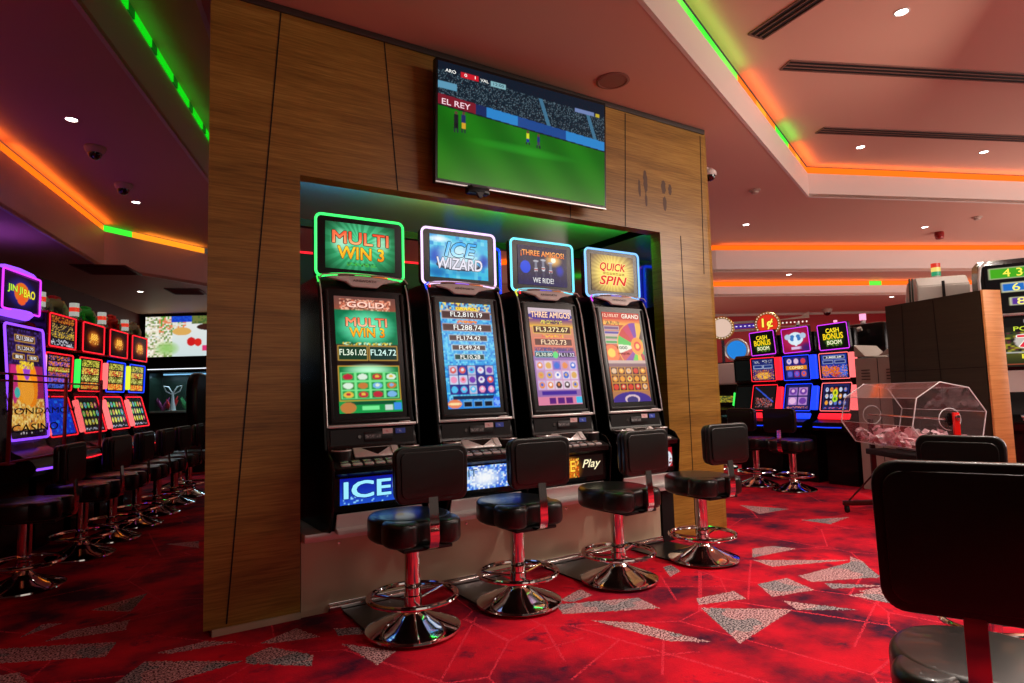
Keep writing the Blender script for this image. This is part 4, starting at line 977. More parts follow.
# ---------------------------------------------------------------- television above the alcove
tv = thing('television', 'large flat screen television showing a football match, above the alcove', 'television', (2.42, WY - .16, 2.56), math.radians(-1.2))
TVW, TVH = 1.405, .80; TT = Matrix.Rotation(math.radians(3), 4, 'X')
xt = Matrix.Translation((0, 0, .415)) @ TT @ plane_xf((0, 0, 0), (1, 0, 0), (0, 0, 1))
bm = NB(); plate(bm, TVW, TVH + .015, .008, .045); obj('case', bm, 'black_plastic', tv, xt)
bm = NB(); add_box(bm, (0, -TVH / 2 - .004, .002), (TVW, .008, .006)); obj('silver_strip', bm, 'silver', tv, xt)
def tv_canvas():
    c = Canvas(240, 136, (6, 14, 22)); n = c.rng
    edge = .62 - .09 * c.u                          # top of the pitch
    c.grad(0, 0, 1, .8, (150, 170, 60), (16, 140, 26))
    g = 0.5 + 0.5 * np.sin((c.u * 2.2 + c.v * 1.0) * 9); base = np.stack([10 + 12 * g, 96 + 22 * g, 10 + 5 * g], -1)
    t = np.clip((.42 - c.v) / .5, 0, 1)[..., None]; base = base * (1 - t * .55) + np.array((90, 128, 40)) * t * .55
    c.a = base
    crowd = c.v > edge + .10; dots = n.rand(c.h, c.w, 1)
    cc = np.where(dots > .93, np.array((120, 150, 165)), np.where(dots > .62, np.array((22, 46, 60)), np.array((7, 20, 32))))
    c.a[crowd] = cc[crowd]; c.a[c.v > .93 - .05 * c.u] = (8, 24, 40)
    for x0 in (.60, .90):
        m = crowd & (abs(c.u - x0 - (.8 - c.v) * .22) < .012) & (c.v < .9); c.a[m] = (60, 110, 140)
    b = (c.v > edge) & (c.v <= edge + .10); c.a[b] = (40, 130, 200)
    c.a[b & (c.u < .2)] = (120, 24, 40); c.a[b & (c.u > .2) & (c.u < .26)] = (20, 40, 90); c.a[b & (c.u > .44) & (c.u < .74)] = (24, 70, 140); c.a[(c.v > edge) & (c.v < edge + .012)] = (14, 20, 30)
    m = (abs(c.v - (.80 - .0 * c.u)) < .03) & (c.u < .1); c.a[m] = (90, 150, 180)
    for x, y, s1, s2 in ((.095, .50, (20, 24, 30), (14, 18, 24)), (.135, .51, (30, 40, 90), (210, 160, 40)), (.50, .50, (210, 220, 40), (30, 50, 140)), (.565, .49, (30, 40, 110), (60, 60, 80))):
        k = 1.0 if x < .2 else .7
        c.rect(x - .012 * k, y, x + .012 * k, y + .07 * k, s1); c.rect(x - .011 * k, y - .05 * k, x + .011 * k, y, s2); c.ell(x, y + .085 * k, .008, .014, (90, 60, 50)); c.rect(x - .012, y - .085 * k, x - .004, y - .05 * k, (30, 40, 50)); c.rect(x + .004, y - .085 * k, x + .012, y - .05 * k, (30, 40, 50))
    c.ell(.47, .38, .35, .05, (40, 170, 40), True, .5)
    c.rect(.12, .905, .215, .95, (200, 24, 40)); c.rect(.285, .895, .37, .94, (130, 180, 190)); c.rect(.80, .86, .93, .90, (110, 130, 180)); c.rect(.94, .86, .965, .895, (190, 170, 40)); return c
xs = xt @ Matrix.Translation((0, .004, .0015)); screen('picture', tv_canvas(), TVW - .03, TVH - .03, xs, tv)
lettering([('ARO', .065, .93, .055, .028, WHT, None), ('0    1', .168, .928, .06, .026, WHT, None), ('VAL', .248, .922, .045, .026, WHT, None), ('12:00', .328, .918, .06, .024, (20, 50, 60), None), ('EL REY', .095, .658, .15, .048, (235, 200, 210), None)], TVW - .03, TVH - .03, xs, tv)
bm = NB(); add_box(bm, (0, .09, .42), (.5, .09, .4), bev=.01); obj('wall_mount', bm, 'black_matte', tv)
bm = NB(); add_box(bm, (-.40, .02, -.01), (.16, .06, .05), bev=.01); add_prism(bm, [(-.46, .02), (-.34, .02), (-.38, -.06), (-.40, -.06)], 'y', -.01, .01); obj('sound_bracket', bm, 'black_plastic', tv)
# ---------------------------------------------------------------- things on the ceilings
def downlight(x, y, z, label, watts, cone, r=.04):
    t = thing('downlight', label, 'ceiling light', (x, y, z), 0, 'recessed ceiling downlights')
    bm = NB(); add_lathe(bm, [(r * 1.35, 0), (r * 1.38, -.004), (r * 1.1, -.006), (r, -.001), (r, .0)], seg=24); obj('rim', bm, 'white_plastic', t)
    bm = NB(); add_lathe(bm, [(0, -.002), (r * .98, -.002), (r * .98, -.0005), (0, -.0005)], seg=24); obj('lens', bm, 'lamp_white', t)
    l = bpy.data.lights.new('downlight_lamp', 'SPOT'); l.energy = watts; l.color = (1, .86, .76); l.spot_size = math.radians(cone); l.spot_blend = .7; l.shadow_soft_size = .05
    o = bpy.data.objects.new('downlight_lamp', l); C.objects.link(o); o.location = (x, y, z - .02)
DL = ['ceiling downlight nearest the top right corner, in the raised ceiling', 'small downlight in the raised ceiling near its corner, left of a second one', 'small downlight in the raised ceiling close to the right edge',
      'downlight overhead in front of the alcove, out of the frame', 'downlight overhead by the near chairs, out of the frame', 'downlight overhead behind the viewer at left', 'downlight overhead right of the near chairs', 'downlight overhead behind the viewer at right',
      'downlight in the dark left ceiling before the two dome cameras', 'downlight beyond the dome cameras at left', 'downlight in the purplish ceiling beside the red alarm', 'downlight in the main ceiling behind the tray corner', 'downlight in the low ceiling before the far picture screen',
      'downlight between the two orange cove strips', 'downlight above the round sign', 'downlight above the far right corner']
for (x, y, z, wt, cn), lb in zip(SPOTS, DL): downlight(x, y, z, lb, wt, cn)

def dome(x, y, z, label, s=1.0):
    t = thing('dome_camera', label, 'security camera', (x, y, z), 0, 'dome cameras')
    bm = NB(); add_lathe(bm, [(0, 0), (.085 * s, 0), (.088 * s, -.01), (.080 * s, -.035 * s), (.062 * s, -.06 * s), (0, -.06 * s)], seg=32); obj('housing', bm, 'cream_plastic', t)
    bm = NB(); add_lathe(bm, [(.058 * s, -.055 * s), (.055 * s, -.075 * s), (.042 * s, -.10 * s), (.02 * s, -.113 * s), (0, -.116 * s)], seg=32); obj('dome', bm, 'dome_glass', t)
dome(-.17, 6.60, L0, 'dome camera on the left ceiling, nearer of the two'); dome(.06, 7.60, L0, 'dome camera on the left ceiling, farther of the two')
dome(12.85, 7.6, LR2, 'small dome camera on the low ceiling above the right machines', 1.25)
# camera on a short bracket at the island's right edge
t = thing('dome_camera', 'dome camera on a short arm beside the top right edge of the wood wall', 'security camera', (4.62, WY + .18, 3.20), 0, 'dome cameras')
bm = NB(); add_tube(bm, [(-.09, 0, .05), (.0, 0, .05), (.06, -.02, .05)], .022, 12); add_lathe(bm, [(0, .04), (.05, .04), (.05, -.02), (0, -.02)], (-.08, 0, .04), 20); obj('arm', bm, 'white_plastic', t)
bm = NB(); add_lathe(bm, [(0, .065), (.03, .06), (.062, .03), (.066, .0), (.06, -.01), (0, -.01)], (.08, -.02, 0), 24); obj('housing', bm, 'white_plastic', t)
bm = NB(); add_lathe(bm, [(.055, -.008), (.05, -.035), (.03, -.055), (0, -.062)], (.08, -.02, 0), 24); obj('dome', bm, 'dome_glass', t)

sp = thing('ceiling_speaker', 'round ceiling speaker above the right end of the television', 'speaker', (3.12, 3.38, L0), 0)
bm = NB(); add_lathe(bm, [(.105, 0), (.125, 0), (.126, -.006), (.108, -.010), (.102, -.004)], seg=48); obj('rim', bm, 'speaker_face', sp)
bm = NB(); add_lathe(bm, [(0, -.006), (.10, -.006), (.103, -.001), (0, -.001)], seg=48); obj('grille', bm, 'speaker_face', sp)
for x, y, lb in ((6.36, 4.54, 'smoke detector on the ceiling between the wood wall and the tray corner'), (10.32, 3.80, 'smoke detector on the ceiling near the red alarm')):
    t = thing('smoke_detector', lb, 'smoke detector', (x, y, L0), 0, 'smoke detectors')
    bm = NB(); add_lathe(bm, [(0, 0), (.065, 0), (.066, -.012), (.05, -.02), (0, -.02)], seg=28); obj('base', bm, 'cream_plastic', t)
    bm = NB(); add_lathe(bm, [(.045, -.018), (.042, -.036), (.03, -.044), (0, -.045)], seg=28); obj('head', bm, 'cream_plastic', t)
t = thing('fire_alarm', 'red fire alarm sounder on the ceiling at right', 'alarm', (10.79, 4.49, L0), 0)
bm = NB(); add_lathe(bm, [(0, 0), (.06, 0), (.065, -.03), (.065, -.06), (0, -.06)], seg=28); obj('base', bm, 'red_paint', t)
bm = NB(); add_lathe(bm, [(.055, -.055), (.062, -.08), (.05, -.11), (.0, -.115)], seg=28); obj('horn', bm, 'red_paint', t)

def vent(p0, p1, z, wid, label, n=3):
    a, b = Vector((p0[0], p0[1], 0)), Vector((p1[0], p1[1], 0)); d = b - a; l = d.length; ang = math.atan2(d.y, d.x); mid = (a + b) / 2
    t = thing('slot_vent', label, 'air vent', (mid.x, mid.y, z), ang, 'long slot vents in the raised ceiling')
    bm = NB(); add_box(bm, (0, wid / 2, -.004), (l, .014, .010)); add_box(bm, (0, -wid / 2, -.004), (l, .014, .010)); add_box(bm, (-l / 2, 0, -.004), (.014, wid, .010)); add_box(bm, (l / 2, 0, -.004), (.014, wid, .010)); obj('frame', bm, 'grille_rim', t)
    bm = NB(); add_box(bm, (0, 0, -.0015), (l - .01, wid - .01, .002)); obj('backing', bm, 'grille_dark', t)
    for k in range(1, n):
        bm = NB(); add_box(bm, (0, -wid / 2 + wid * k / n, -.005), (l - .02, .010, .010)); obj('blade', bm, 'grille_rim', t)
vent((4.14, 2.86), (3.95, 1.2), LT, .16, 'slot vent cut by the top edge, left of the two long ones', 3)
vent((4.73, 3.01), (8.6, 1.30), LT, .15, 'long slot vent across the raised ceiling, nearer of the two')
vent((6.28, 3.65), (10.2, 1.95), LT, .15, 'long slot vent across the raised ceiling, farther of the two')
for x, y, lb, s in ((-.08, 9.5, 'square ceiling grille over the left row of machines, nearer one', .62), (.95, 10.9, 'square ceiling grille before the far picture screen', .5)):
    t = thing('ceiling_grille', lb, 'air vent', (x, y, LL), math.radians(71), 'square grilles in the low left ceiling')
    bm = NB(); add_box(bm, (0, 0, -.006), (s, s, .012), bev=.003); obj('frame', bm, 'grille_rim', t)
    bm = NB(); add_box(bm, (0, 0, -.0135), (s * .86, s * .86, .003)); obj('backing', bm, 'grille_dark', t)
    for k in range(7):
        bm = NB(); add_box(bm, (-s * .38 + s * .76 * k / 6, 0, -.018), (.02, s * .84, .008), Matrix.Rotation(.5, 3, 'Y')); obj('slat', bm, 'grille_rim', t)

# ---------------------------------------------------------------- stepped machines of the side rows
def cv_slot(top, cols, bg, nx=5, ny=3):
    c = Canvas(44, 40, bg); c.icons(.06, .14, .94, .92, nx, ny, [bg, tuple(int(v * .6) for v in bg)], cols, .08, (20, 12, 14)); c.noise(.06, .03, .94, .10, top, .5); return c
def cv_bands(bands, bg=(20, 14, 20)):
    c = Canvas(44, 44, bg); n = len(bands)
    for k, (cs, p) in enumerate(bands): c.noise(.06, 1 - (k + 1) / n + .02, .94, 1 - k / n - .02, cs, p, 1); 
    return c
def cv_glow(bg, c1, c2, r=.34):
    c = Canvas(44, 40, bg); c.ell(.5, .5, .5, .5, c1, True, .8); c.ell(.5, .5, r, r * .95, c2, True, .95); c.noise(.28, .3, .72, .68, [c2, c1, tuple(min(255, v + 60) for v in c2)], .5); return c
def tower_light(t, x, y, z, cols=('light_green', 'light_amber', 'light_red'), s=1.0):
    bm = NB(); add_lathe(bm, [(0, .0), (.022 * s, 0), (.022 * s, .03 * s), (0, .03 * s)], (x, y, z), 16); o = obj('tower_base', bm, 'white_plastic', t)
    for k, m in enumerate(cols):
        bm = NB(); add_lathe(bm, [(0, 0), (.028 * s, 0), (.028 * s, .028 * s), (0, .028 * s)], (x, y, z + (.03 + k * .029) * s), 18); obj('tower_lamp', bm, m, t)
def stepped_machine(label, group, loc, rotz, c_top, c_up, c_low, trim, bars, t_items=None, u_items=None, l_items=None, scale=None, topper='box', upper_trim=None, deck_glow=None, towerm=None, barw=.035, apron=None, tr=.0062):
    t = thing('slot_machine', label, 'slot machine', loc, rotz, group); W = .60
    if scale: t.scale = scale
    prof = [(-.02, 0), (-.02, .62), (-.30, .70), (-.32, .76), (-.30, .80), (-.12, .86), (-.10, .93), (.0, 1.31), (-.03, 1.36), (-.04, 1.70), (.0, 1.74), (.42, 1.74), (.50, 1.6), (.50, 0)]
    bm = NB(); add_prism(bm, prof, 'x', -W / 2 + .03, W / 2 - .03, bev=.004); obj('cabinet', bm, 'black_plastic', t)
    bm = NB(); add_box(bm, (0, -.215, .80), (W - .08, .16, .012), Matrix.Rotation(math.radians(15), 3, 'X'), bev=.004); obj('button_deck', bm, 'dark_panel', t)
    for i in range(6):
        bm = NB(); add_box(bm, (-.19 + i * .075, -.25, .80), (.045, .03, .012), Matrix.Rotation(math.radians(15), 3, 'X'), bev=.003); obj('button', bm, 'led_white' if i == 5 else 'dark_panel', t)
    bm = NB(); add_tube(bm, [(-W / 2 + .05, -.325, .745), (0, -.34, .742), (W / 2 - .05, -.325, .745)], .006, 8); obj('deck_light', bm, deck_glow or trim, t)
    # lower screen leans back, upper screen leans forward
    for nm, (y0, z0), (y1, z1), cv, items in (('lower_screen', (-.108, .93), (-.004, 1.30), c_low, l_items), ('upper_screen', (-.034, 1.345), (-.044, 1.69), c_up, u_items)):
        a, b = Vector((0, y0, z0)), Vector((0, y1, z1)); L_ = (b - a).length; xf = plane_xf((a + b) / 2, (1, 0, 0), b - a) @ Matrix.Translation((0, 0, .012))
        bm = NB(); plate(bm, W - .04, L_ - .005, .015, .02); obj('screen_frame', bm, 'black_plastic', t, xf)
        screen(nm, cv, W - .14, L_ - .05, xf @ Matrix.Translation((0, 0, .002)), t)
        if items: lettering(items, W - .14, L_ - .05, xf @ Matrix.Translation((0, 0, .002)), t)
        frame_tube('light_frame', W - .07, L_ - .015, .018, tr, xf @ Matrix.Translation((0, 0, .004)), t, (upper_trim or trim) if nm == 'upper_screen' else trim)
    for k, (s, z0, z1, m) in enumerate(bars):
        bm = NB(); add_box(bm, (s * (W / 2 - .0225 + barw / 2), -.075 if z1 < 1.33 else -.05, (z0 + z1) / 2), (barw, .05, z1 - z0), Matrix.Rotation(math.radians(-14 if z1 < 1.33 else 1), 3, 'X'), bev=.012, seg=3); obj('side_light', bm, m, t)
    if apron:
        bm = NB(); add_box(bm, (.02, -.165, .875), (W - .04, .03, .085), Matrix.Rotation(math.radians(-40), 3, 'X'), bev=.012, seg=3); obj('glow_apron', bm, apron, t)
    if topper == 'box':
        bm = NB(); add_box(bm, (0, .03, 1.885), (W - .02, .20, .32), bev=.012); obj('topper_case', bm, 'black_plastic', t)
        bm = NB()
        for zz in (1.735, 2.035): add_box(bm, (0, .03, zz), (W - .0, .215, .02), bev=.006)
        obj('topper_band', bm, 'red_gloss' if trim == 'neon_red' else 'black_plastic', t)
        xf = plane_xf((0, -.073, 1.885), (1, 0, 0), (0, 0, 1)); TWd, THt = W - .10, .27
    elif topper == 'tilt':
        bm = NB(); add_box(bm, (0, .06, 1.78), (.2, .1, .10), bev=.01); add_box(bm, (.24, .12, 1.86), (.10, .10, .28), bev=.01); obj('neck', bm, 'black_plastic', t)
        xf = plane_xf((0, -.03, 1.895), (1, 0, .02), (0, -.12, 1)); TWd, THt = W - .09, .31
        bm = NB(); plate(bm, TWd + .05, THt + .04, .02, .05); obj('topper_case', bm, 'black_plastic', t, xf @ Matrix.Translation((0, 0, -.002)))
    if topper:
        xs = xf @ Matrix.Translation((0, 0, .003)); screen('topper_screen', c_top, TWd, THt, xs, t)
        if t_items: lettering(t_items, TWd, THt, xs, t)
        frame_tube('topper_light', TWd + .02, THt + .02, .018, tr, xf @ Matrix.Translation((0, 0, .005)), t, trim if topper == 'box' else 'neon_magenta')
    if towerm: tower_light(t, 0.0, .05, 2.05 if topper else 1.74, towerm)
    return t
def LP(s, off): p = S0 + U * s + NV * off; return (p.x, p.y, 0)
GL = 'red lit slot machines of the left row'
Ycol = [(240, 200, 60), (200, 60, 40), (230, 230, 120), (90, 160, 60)]
RB = [(-1, .95, 1.28, 'neon_redpink'), (-1, 1.38, 1.68, 'led_green')]
fig_cols = [('toy_grey', 'toy_white', 'toy_red'), ('toy_green', 'toy_white', 'toy_green'), ('toy_red', 'toy_white', 'toy_red'), ('toy_grey', 'toy_white', 'toy_grey')]
lefts = []
for k, s in enumerate((-1.47, -.79, -.11, .57)):
    if k == 0:
        ct = cv_bands([([(200, 120, 40), (120, 40, 20)], .7), ([(60, 50, 50), (200, 160, 80)], .5), ([(220, 180, 60), (90, 80, 70)], .7), ([(60, 60, 80), (210, 210, 220)], .5)])
        cu = cv_bands([([(40, 60, 150), (220, 120, 60)], .7), ([(240, 130, 60), (90, 60, 180)], .8), ([(220, 210, 80), (200, 100, 60)], .8), ([(200, 90, 80), (90, 60, 160)], .8), ([(60, 80, 220), (180, 90, 160)], .8), ([(30, 60, 190), (90, 120, 230)], .8)])
        cl = Canvas(44, 40, (8, 50, 200)); cl.noise(.04, .04, .96, .96, [(10, 60, 220), (6, 40, 170), (20, 110, 240)], .6, 3)
    else:
        ct = cv_glow((24, 6, 6), (120, 30, 10), (230, 140, 40))
        cu = cv_bands([([(240, 220, 90), (60, 50, 20), (190, 200, 60)], .8), ([(210, 60, 40), (230, 220, 90)], .8), ([(230, 230, 120), (120, 110, 30)], .7), ([(240, 120, 40), (220, 50, 30), (250, 210, 80)], .9)])
        cl = cv_slot([(200, 200, 220), (60, 60, 80)], [(220, 220, 90), (120, 200, 80), (210, 180, 60), (70, 190, 190), (190, 60, 120)], (24, 26, 22))
    bars = [(-1, .95, 1.27, 'neon_redpink'), (-1, 1.38, 1.66, ('neon_pink', 'led_green', 'neon_redpink', 'neon_yellow')[k])]
    lb = ('red lit machine with a plain blue lower screen, second from the left edge', 'red lit machine with a green side bar beneath a green figurine', 'red and blue lit machine of the left row beneath a red figurine', 'last machine of the left row, nearest the far picture screen')[k]
    m_ = stepped_machine(lb, GL, LP(s, .60), math.radians(71), ct, cu, cl, 'neon_red', bars, upper_trim='neon_blue' if k > 1 else None, t_items=None if k == 0 else [('888', .5, .55, .3, .22, (255, 190, 70), (120, 30, 0))], towerm=None)
    # white and red lamp tower and a small horse figurine on top
    tower_light(m_, -.20, .03, 2.045, ('light_white', 'light_red', 'light_white'), 1.5)
    fc = fig_cols[k]
    f = thing('animal_figurine', 'small %s animal figurine on top of the %s machine of the left row' % (('grey and yellow', 'green', 'red', 'grey and white')[k], ('second', 'third', 'fourth', 'fifth')[k]), 'figurine', (0, 0, 0), 0, 'animal figurines on the left machines')
    q = Vector(LP(s + .04, .60 + .04)); f.location = (q.x, q.y, 2.045); f.rotation_euler = (0, 0, math.radians(71))
    bm = NB(); add_tube(bm, [(-.14, 0, .05), (-.10, 0, .10), (-.02, 0, .105), (.05, 0, .13), (.13, 0, .12), (.19, 0, .05)], [.02, .042, .045, .05, .045, .015], 12)
    for x in (-.09, .15):
        for y in (-.03, .03): add_tube(bm, [(x, y, .09), (x + .02, y, .04), (x + .01, y, .0)], [.022, .016, .018], 8)
    obj('body', bm, fc[0], f)
    bm = NB(); add_tube(bm, [(-.10, 0, .11), (-.15, 0, .13), (-.19, -.01, .10)], [.03, .032, .018], 10); obj('head', bm, fc[1], f)
    bm = NB(); rbox(bm, (.05, 0, .165), (.12, .07, .035), .015); obj('saddle', bm, fc[2], f)
    bm = NB(); add_tube(bm, [(.13, -.03, .14), (.20, -.04, .07), (.22, -.04, .01)], [.018, .02, .008], 8); obj('tail', bm, fc[1], f)

# tall purple machine with one long curved screen
def purple_machine(label, loc, rotz):
    t = thing('slot_machine', label, 'slot machine', loc, rotz, 'purple lit slot machines'); W = .64
    prof = [(-.02, 0), (-.02, .62), (-.30, .68), (-.33, .74), (-.30, .79), (-.15, .88), (-.12, .95), (-.03, 1.30), (-.05, 1.85), (-.02, 1.92), (.42, 1.92), (.5, 1.6), (.5, 0)]
    bm = NB(); add_prism(bm, prof, 'x', -W / 2 + .02, W / 2 - .02, bev=.004); obj('cabinet', bm, 'black_plastic', t)
    # curved display: follow an arc
    c = Canvas(48, 96, (40, 14, 60)); c.noise(0, 0, 1, .34, [(240, 190, 80), (220, 150, 50), (250, 220, 130), (200, 120, 40)], .95, 2); c.rect(0, .34, 1, .66, (150, 30, 90)); c.ell(.34, .5, .2, .2, (250, 160, 30)); c.ell(.62, .48, .2, .22, (250, 140, 20)); c.ell(.5, .42, .2, .14, (255, 170, 50)); c.ell(.5, .62, .1, .1, (150, 60, 200)); c.ell(.12, .5, .1, .2, (200, 40, 120)); c.ell(.2, .4, .08, .05, (60, 190, 180))
    c.noise(.0, .66, 1, 1, [(40, 20, 70), (60, 40, 110), (30, 16, 40)], 1, 2); c.frame(.2, .88, .8, .95, (220, 160, 60), (60, 30, 40)); c.frame(.22, .79, .78, .85, (220, 160, 60), (60, 30, 40)); c.frame(.12, .71, .46, .765, (220, 160, 60), (60, 30, 40)); c.frame(.54, .71, .88, .765, (220, 160, 60), (60, 30, 40)); c.noise(.3, .63, .72, .70, [(250, 220, 60), (200, 150, 40)], .8); c.rect(0, 0, 1, .05, (16, 10, 16)); c.noise(.1, .01, .9, .035, [(230, 220, 220), (20, 10, 20)], .3)
    a, b = Vector((0, -.135, .95)), Vector((0, -.065, 1.86)); xf = plane_xf((a + b) / 2, (1, 0, 0), b - a) @ Matrix.Translation((0, 0, .012)); L_ = (b - a).length
    bm = NB(); plate(bm, W - .02, L_, .03, .03); obj('screen_frame', bm, 'black_plastic', t, xf)
    xs = xf @ Matrix.Translation((0, 0, .003)); screen('main_screen', c, W - .12, L_ - .07, xs, t)
    lettering([('FL11,508.67', .5, .915, .5, .045, (230, 220, 220), None), ('FL1,204.70', .5, .82, .46, .036, (220, 210, 210), None), ('88.90', .29, .738, .2, .03, WHT, None), ('18.90', .71, .738, .2, .03, WHT, None)], W - .12, L_ - .07, xs, t)
    frame_tube('neon_frame', W - .04, L_ - .01, .03, .010, xf @ Matrix.Translation((0, 0, .006)), t, 'neon_purple')
    bm = NB(); add_box(bm, (0, -.215, .80), (W - .08, .16, .012), Matrix.Rotation(math.radians(17), 3, 'X'), bev=.004); obj('button_deck', bm, 'dark_panel', t)
    bm = NB(); add_tube(bm, [(-W / 2 + .03, -.33, .73), (0, -.35, .725), (W / 2 - .03, -.33, .73)], .009, 8); obj('deck_light', bm, 'neon_purple', t)
    bm = NB(); add_lathe(bm, [(0, 1.915), (.10, 1.915), (.26, 1.93), (.30, 1.965), (.28, 1.985), (0, 1.985)], (0, .1, 0), 32, sy=.7); obj('glow_dish', bm, 'neon_purple', t)
    bm = NB(); add_box(bm, (0, .06, 2.13), (W - .02, .22, .32), bev=.02); obj('topper_case', bm, 'black_plastic', t)
    xf = plane_xf((0, -.055, 2.13), (1, 0, 0), (0, 0, 1))
    c = Canvas(50, 38, (14, 10, 40)); c.ell(.5, .5, .5, .5, (40, 40, 150), True); c.ell(.5, .5, .22, .3, (230, 110, 30)); c.ell(.5, .26, .12, .12, (240, 90, 40)); screen('topper_screen', c, W - .12, .27, xf, t)
    lettering([('JIN JI', .30, .55, .42, .24, (190, 230, 60), (40, 90, 20)), ('BAO', .72, .52, .34, .24, (230, 220, 50), (120, 80, 10))], W - .12, .27, xf, t)
    frame_tube('topper_light', W - .06, .31, .02, .008, xf @ Matrix.Translation((0, 0, .004)), t, 'neon_magenta')
    for s in (-1, 1):
        bm = NB(); add_box(bm, (s * (W / 2 - .01), .06, 2.13), (.014, .16, .26), bev=.004); obj('side_light', bm, 'neon_blue' if s < 0 else 'neon_purple', t)
    bm = NB(); add_prism(bm, [(-.31, 2.29), (.31, 2.29), (.22, 2.325), (0, 2.335), (-.22, 2.325)], 'y', -.04, .12, bev=.004); obj('topper_cap', bm, 'neon_purple', t)
    l = bpy.data.lights.new('purple_glow_spot', 'SPOT'); l.energy = 11.0; l.color = (.35, .1, 1); l.shadow_soft_size = .15; l.spot_size = 2.4; l.spot_blend = 1.0
    o = bpy.data.objects.new('purple_glow_spot', l); C.objects.link(o); o.location = (-1.12, 7.85, 2.35); o.rotation_euler = (PI, 0, 0)  # added unseen spot, away from the topper, for purple glow on the low ceiling
    return t
purple_machine('tall purple neon slot machine reading JIN JI BAO at the left edge', LP(-2.16, .60), math.radians(71))

# ---------------------------------------------------------------- glass sign stand with red frame in front of the left machines
g = thing('glass_sign', 'clear glass panel in a dark red frame lettered CASINO, before the left machines', 'sign', S0 + U * -2.95 + NV * .335, math.radians(70.94))
xs_ = (.23, 1.10, 1.85)
bm = NB()
for x in xs_: add_box(bm, (x, 0, 1.125), (.026, .022, .65), bev=.004)
for z, a_, b_ in ((1.45, -.1, 1.10), (1.40, -.1, 1.85), (.815, -.1, 1.85)): add_box(bm, ((a_ + b_) / 2, 0, z), (b_ - a_, .016, .015), bev=.003)
for x in xs_: add_box(bm, (x, .0, .803), (.10, .05, .008), bev=.003)
obj('frame', bm, 'red_paint', g)
bm = NB(); add_box(bm, (.87, 0, 1.11), (1.90, .004, .56)); obj('pane', bm, 'acrylic', g)
xg = plane_xf((.70, -.003, 1.13), (1, 0, 0), (0, 0, 1))
lettering([('MONDAMON', .5, .62, .98, .12, (10, 8, 12), None), ('CASINO', .42, .30, .62, .15, (10, 8, 12), None), ('V', .05, .88, .06, .16, (235, 190, 195), None), ('V', .60, .92, .06, .14, (90, 20, 40), None)], 1.15, .40, xg, g, mat='print')

# ---------------------------------------------------------------- far end of the left room
def far_pt(u, d=0.0): p = FW + FS * u - np.array([.536, .844]) * d; return (float(p[0]), float(p[1]))
fa = math.atan2(FS[1], FS[0])
x0, y0 = far_pt(1.42, .12)
t = thing('picture_screen', 'wide bright screen showing food and flowers on the far wall', 'screen', (x0, y0, 2.10), fa)
bm = NB(); add_box(bm, (0, .03, .40), (2.7, .06, .86), bev=.01); obj('case', bm, 'black_plastic', t)
c = Canvas(150, 50, (222, 226, 226)); c.grad(0, 0, 1, 1, (205, 222, 222), (232, 232, 228)); c.noise(0, 0, .20, 1, [(235, 228, 205), (200, 190, 160), (120, 150, 80), (245, 240, 225)], .9, 2); c.noise(.1, .6, .3, 1, [(90, 160, 60), (220, 210, 180), (230, 130, 90)], .7, 2); c.ell(.16, .2, .1, .2, (150, 200, 110), True); c.noise(.19, .85, .34, 1, [(20, 60, 190), (30, 80, 210)], 1, 2); c.noise(.34, .8, .6, 1, [(70, 100, 50), (110, 120, 60)], 1, 2)
c.ell(.27, .62, .07, .1, (220, 170, 90)); c.ell(.34, .36, .033, .11, (205, 30, 30)); c.ell(.39, .34, .028, .10, (215, 40, 30)); c.rect(.42, .12, .52, .26, (220, 50, 110)); c.ell(.45, .72, .07, .08, (60, 30, 24)); c.ell(.62, .5, .1, .25, (200, 90, 60)); c.ell(.8, .5, .12, .3, (120, 160, 70)); c.noise(.56, .1, 1, .9, [(230, 225, 215), (220, 170, 120)], .3, 3)
screen('picture', c, 2.62, .78, plane_xf((0, -.003, .40), (1, 0, 0), (0, 0, 1)), t)
x0, y0 = far_pt(1.95, 1.0)
t = thing('bar_counter', 'dark counter under the glowing tank at the far end of the left room', 'counter', (x0, y0, 0), fa)
bm = NB(); add_box(bm, (0, .2, .50), (3.0, .6, 1.0), bev=.01); obj('body', bm, 'dark_wall', t); bm = NB(); add_box(bm, (0, .2, 1.02), (3.1, .68, .05), bev=.01); obj('top', bm, 'black_plastic', t)
t = thing('fish_tank', 'dark glass tank with coloured ornaments beneath the picture screen', 'fish tank', (x0, y0, 1.045), fa)
tk = NB()
for sx_ in (-1, 1): add_box(tk, (sx_ * 1.24, .2, .36), (.02, .42, .70))
add_box(tk, (0, .40, .36), (2.48, .015, .70)); obj('back_pane', tk, 'green_edge', t)
bm = NB(); add_box(bm, (0, .0, .36), (2.48, .008, .70)); obj('front_pane', bm, 'acrylic', t)
bm = NB(); add_box(bm, (0, .2, .735), (2.54, .46, .05), bev=.01); obj('lid', bm, 'black_plastic', t)
bm = NB(); add_box(bm, (0, -.04, .775), (2.5, .02, .012)); obj('light_tube', bm, 'led_white', t)
bm = NB(); add_box(bm, (0, .2, .02), (2.46, .38, .03)); obj('gravel', bm, 'toy_grey', t)
bm = NB(); add_box(bm, (0, .30, .69), (2.3, .03, .02)); lt_ = bpy.data.lights.new('tank_lamp', 'AREA'); lt_.shape = 'RECTANGLE'; lt_.size = 2.2; lt_.size_y = .1; lt_.energy = 10; lt_.color = (.5, .8, 1); lo_ = bpy.data.objects.new('tank_lamp', lt_); C.objects.link(lo_); lo_.location = (x0, y0 + .15, 1.045 + .66); lo_.rotation_euler = (0, 0, fa)
obj('inner_tube', bm, em('tank_light', rgb(120, 180, 220), 1.6).name, t)
random.seed(11)
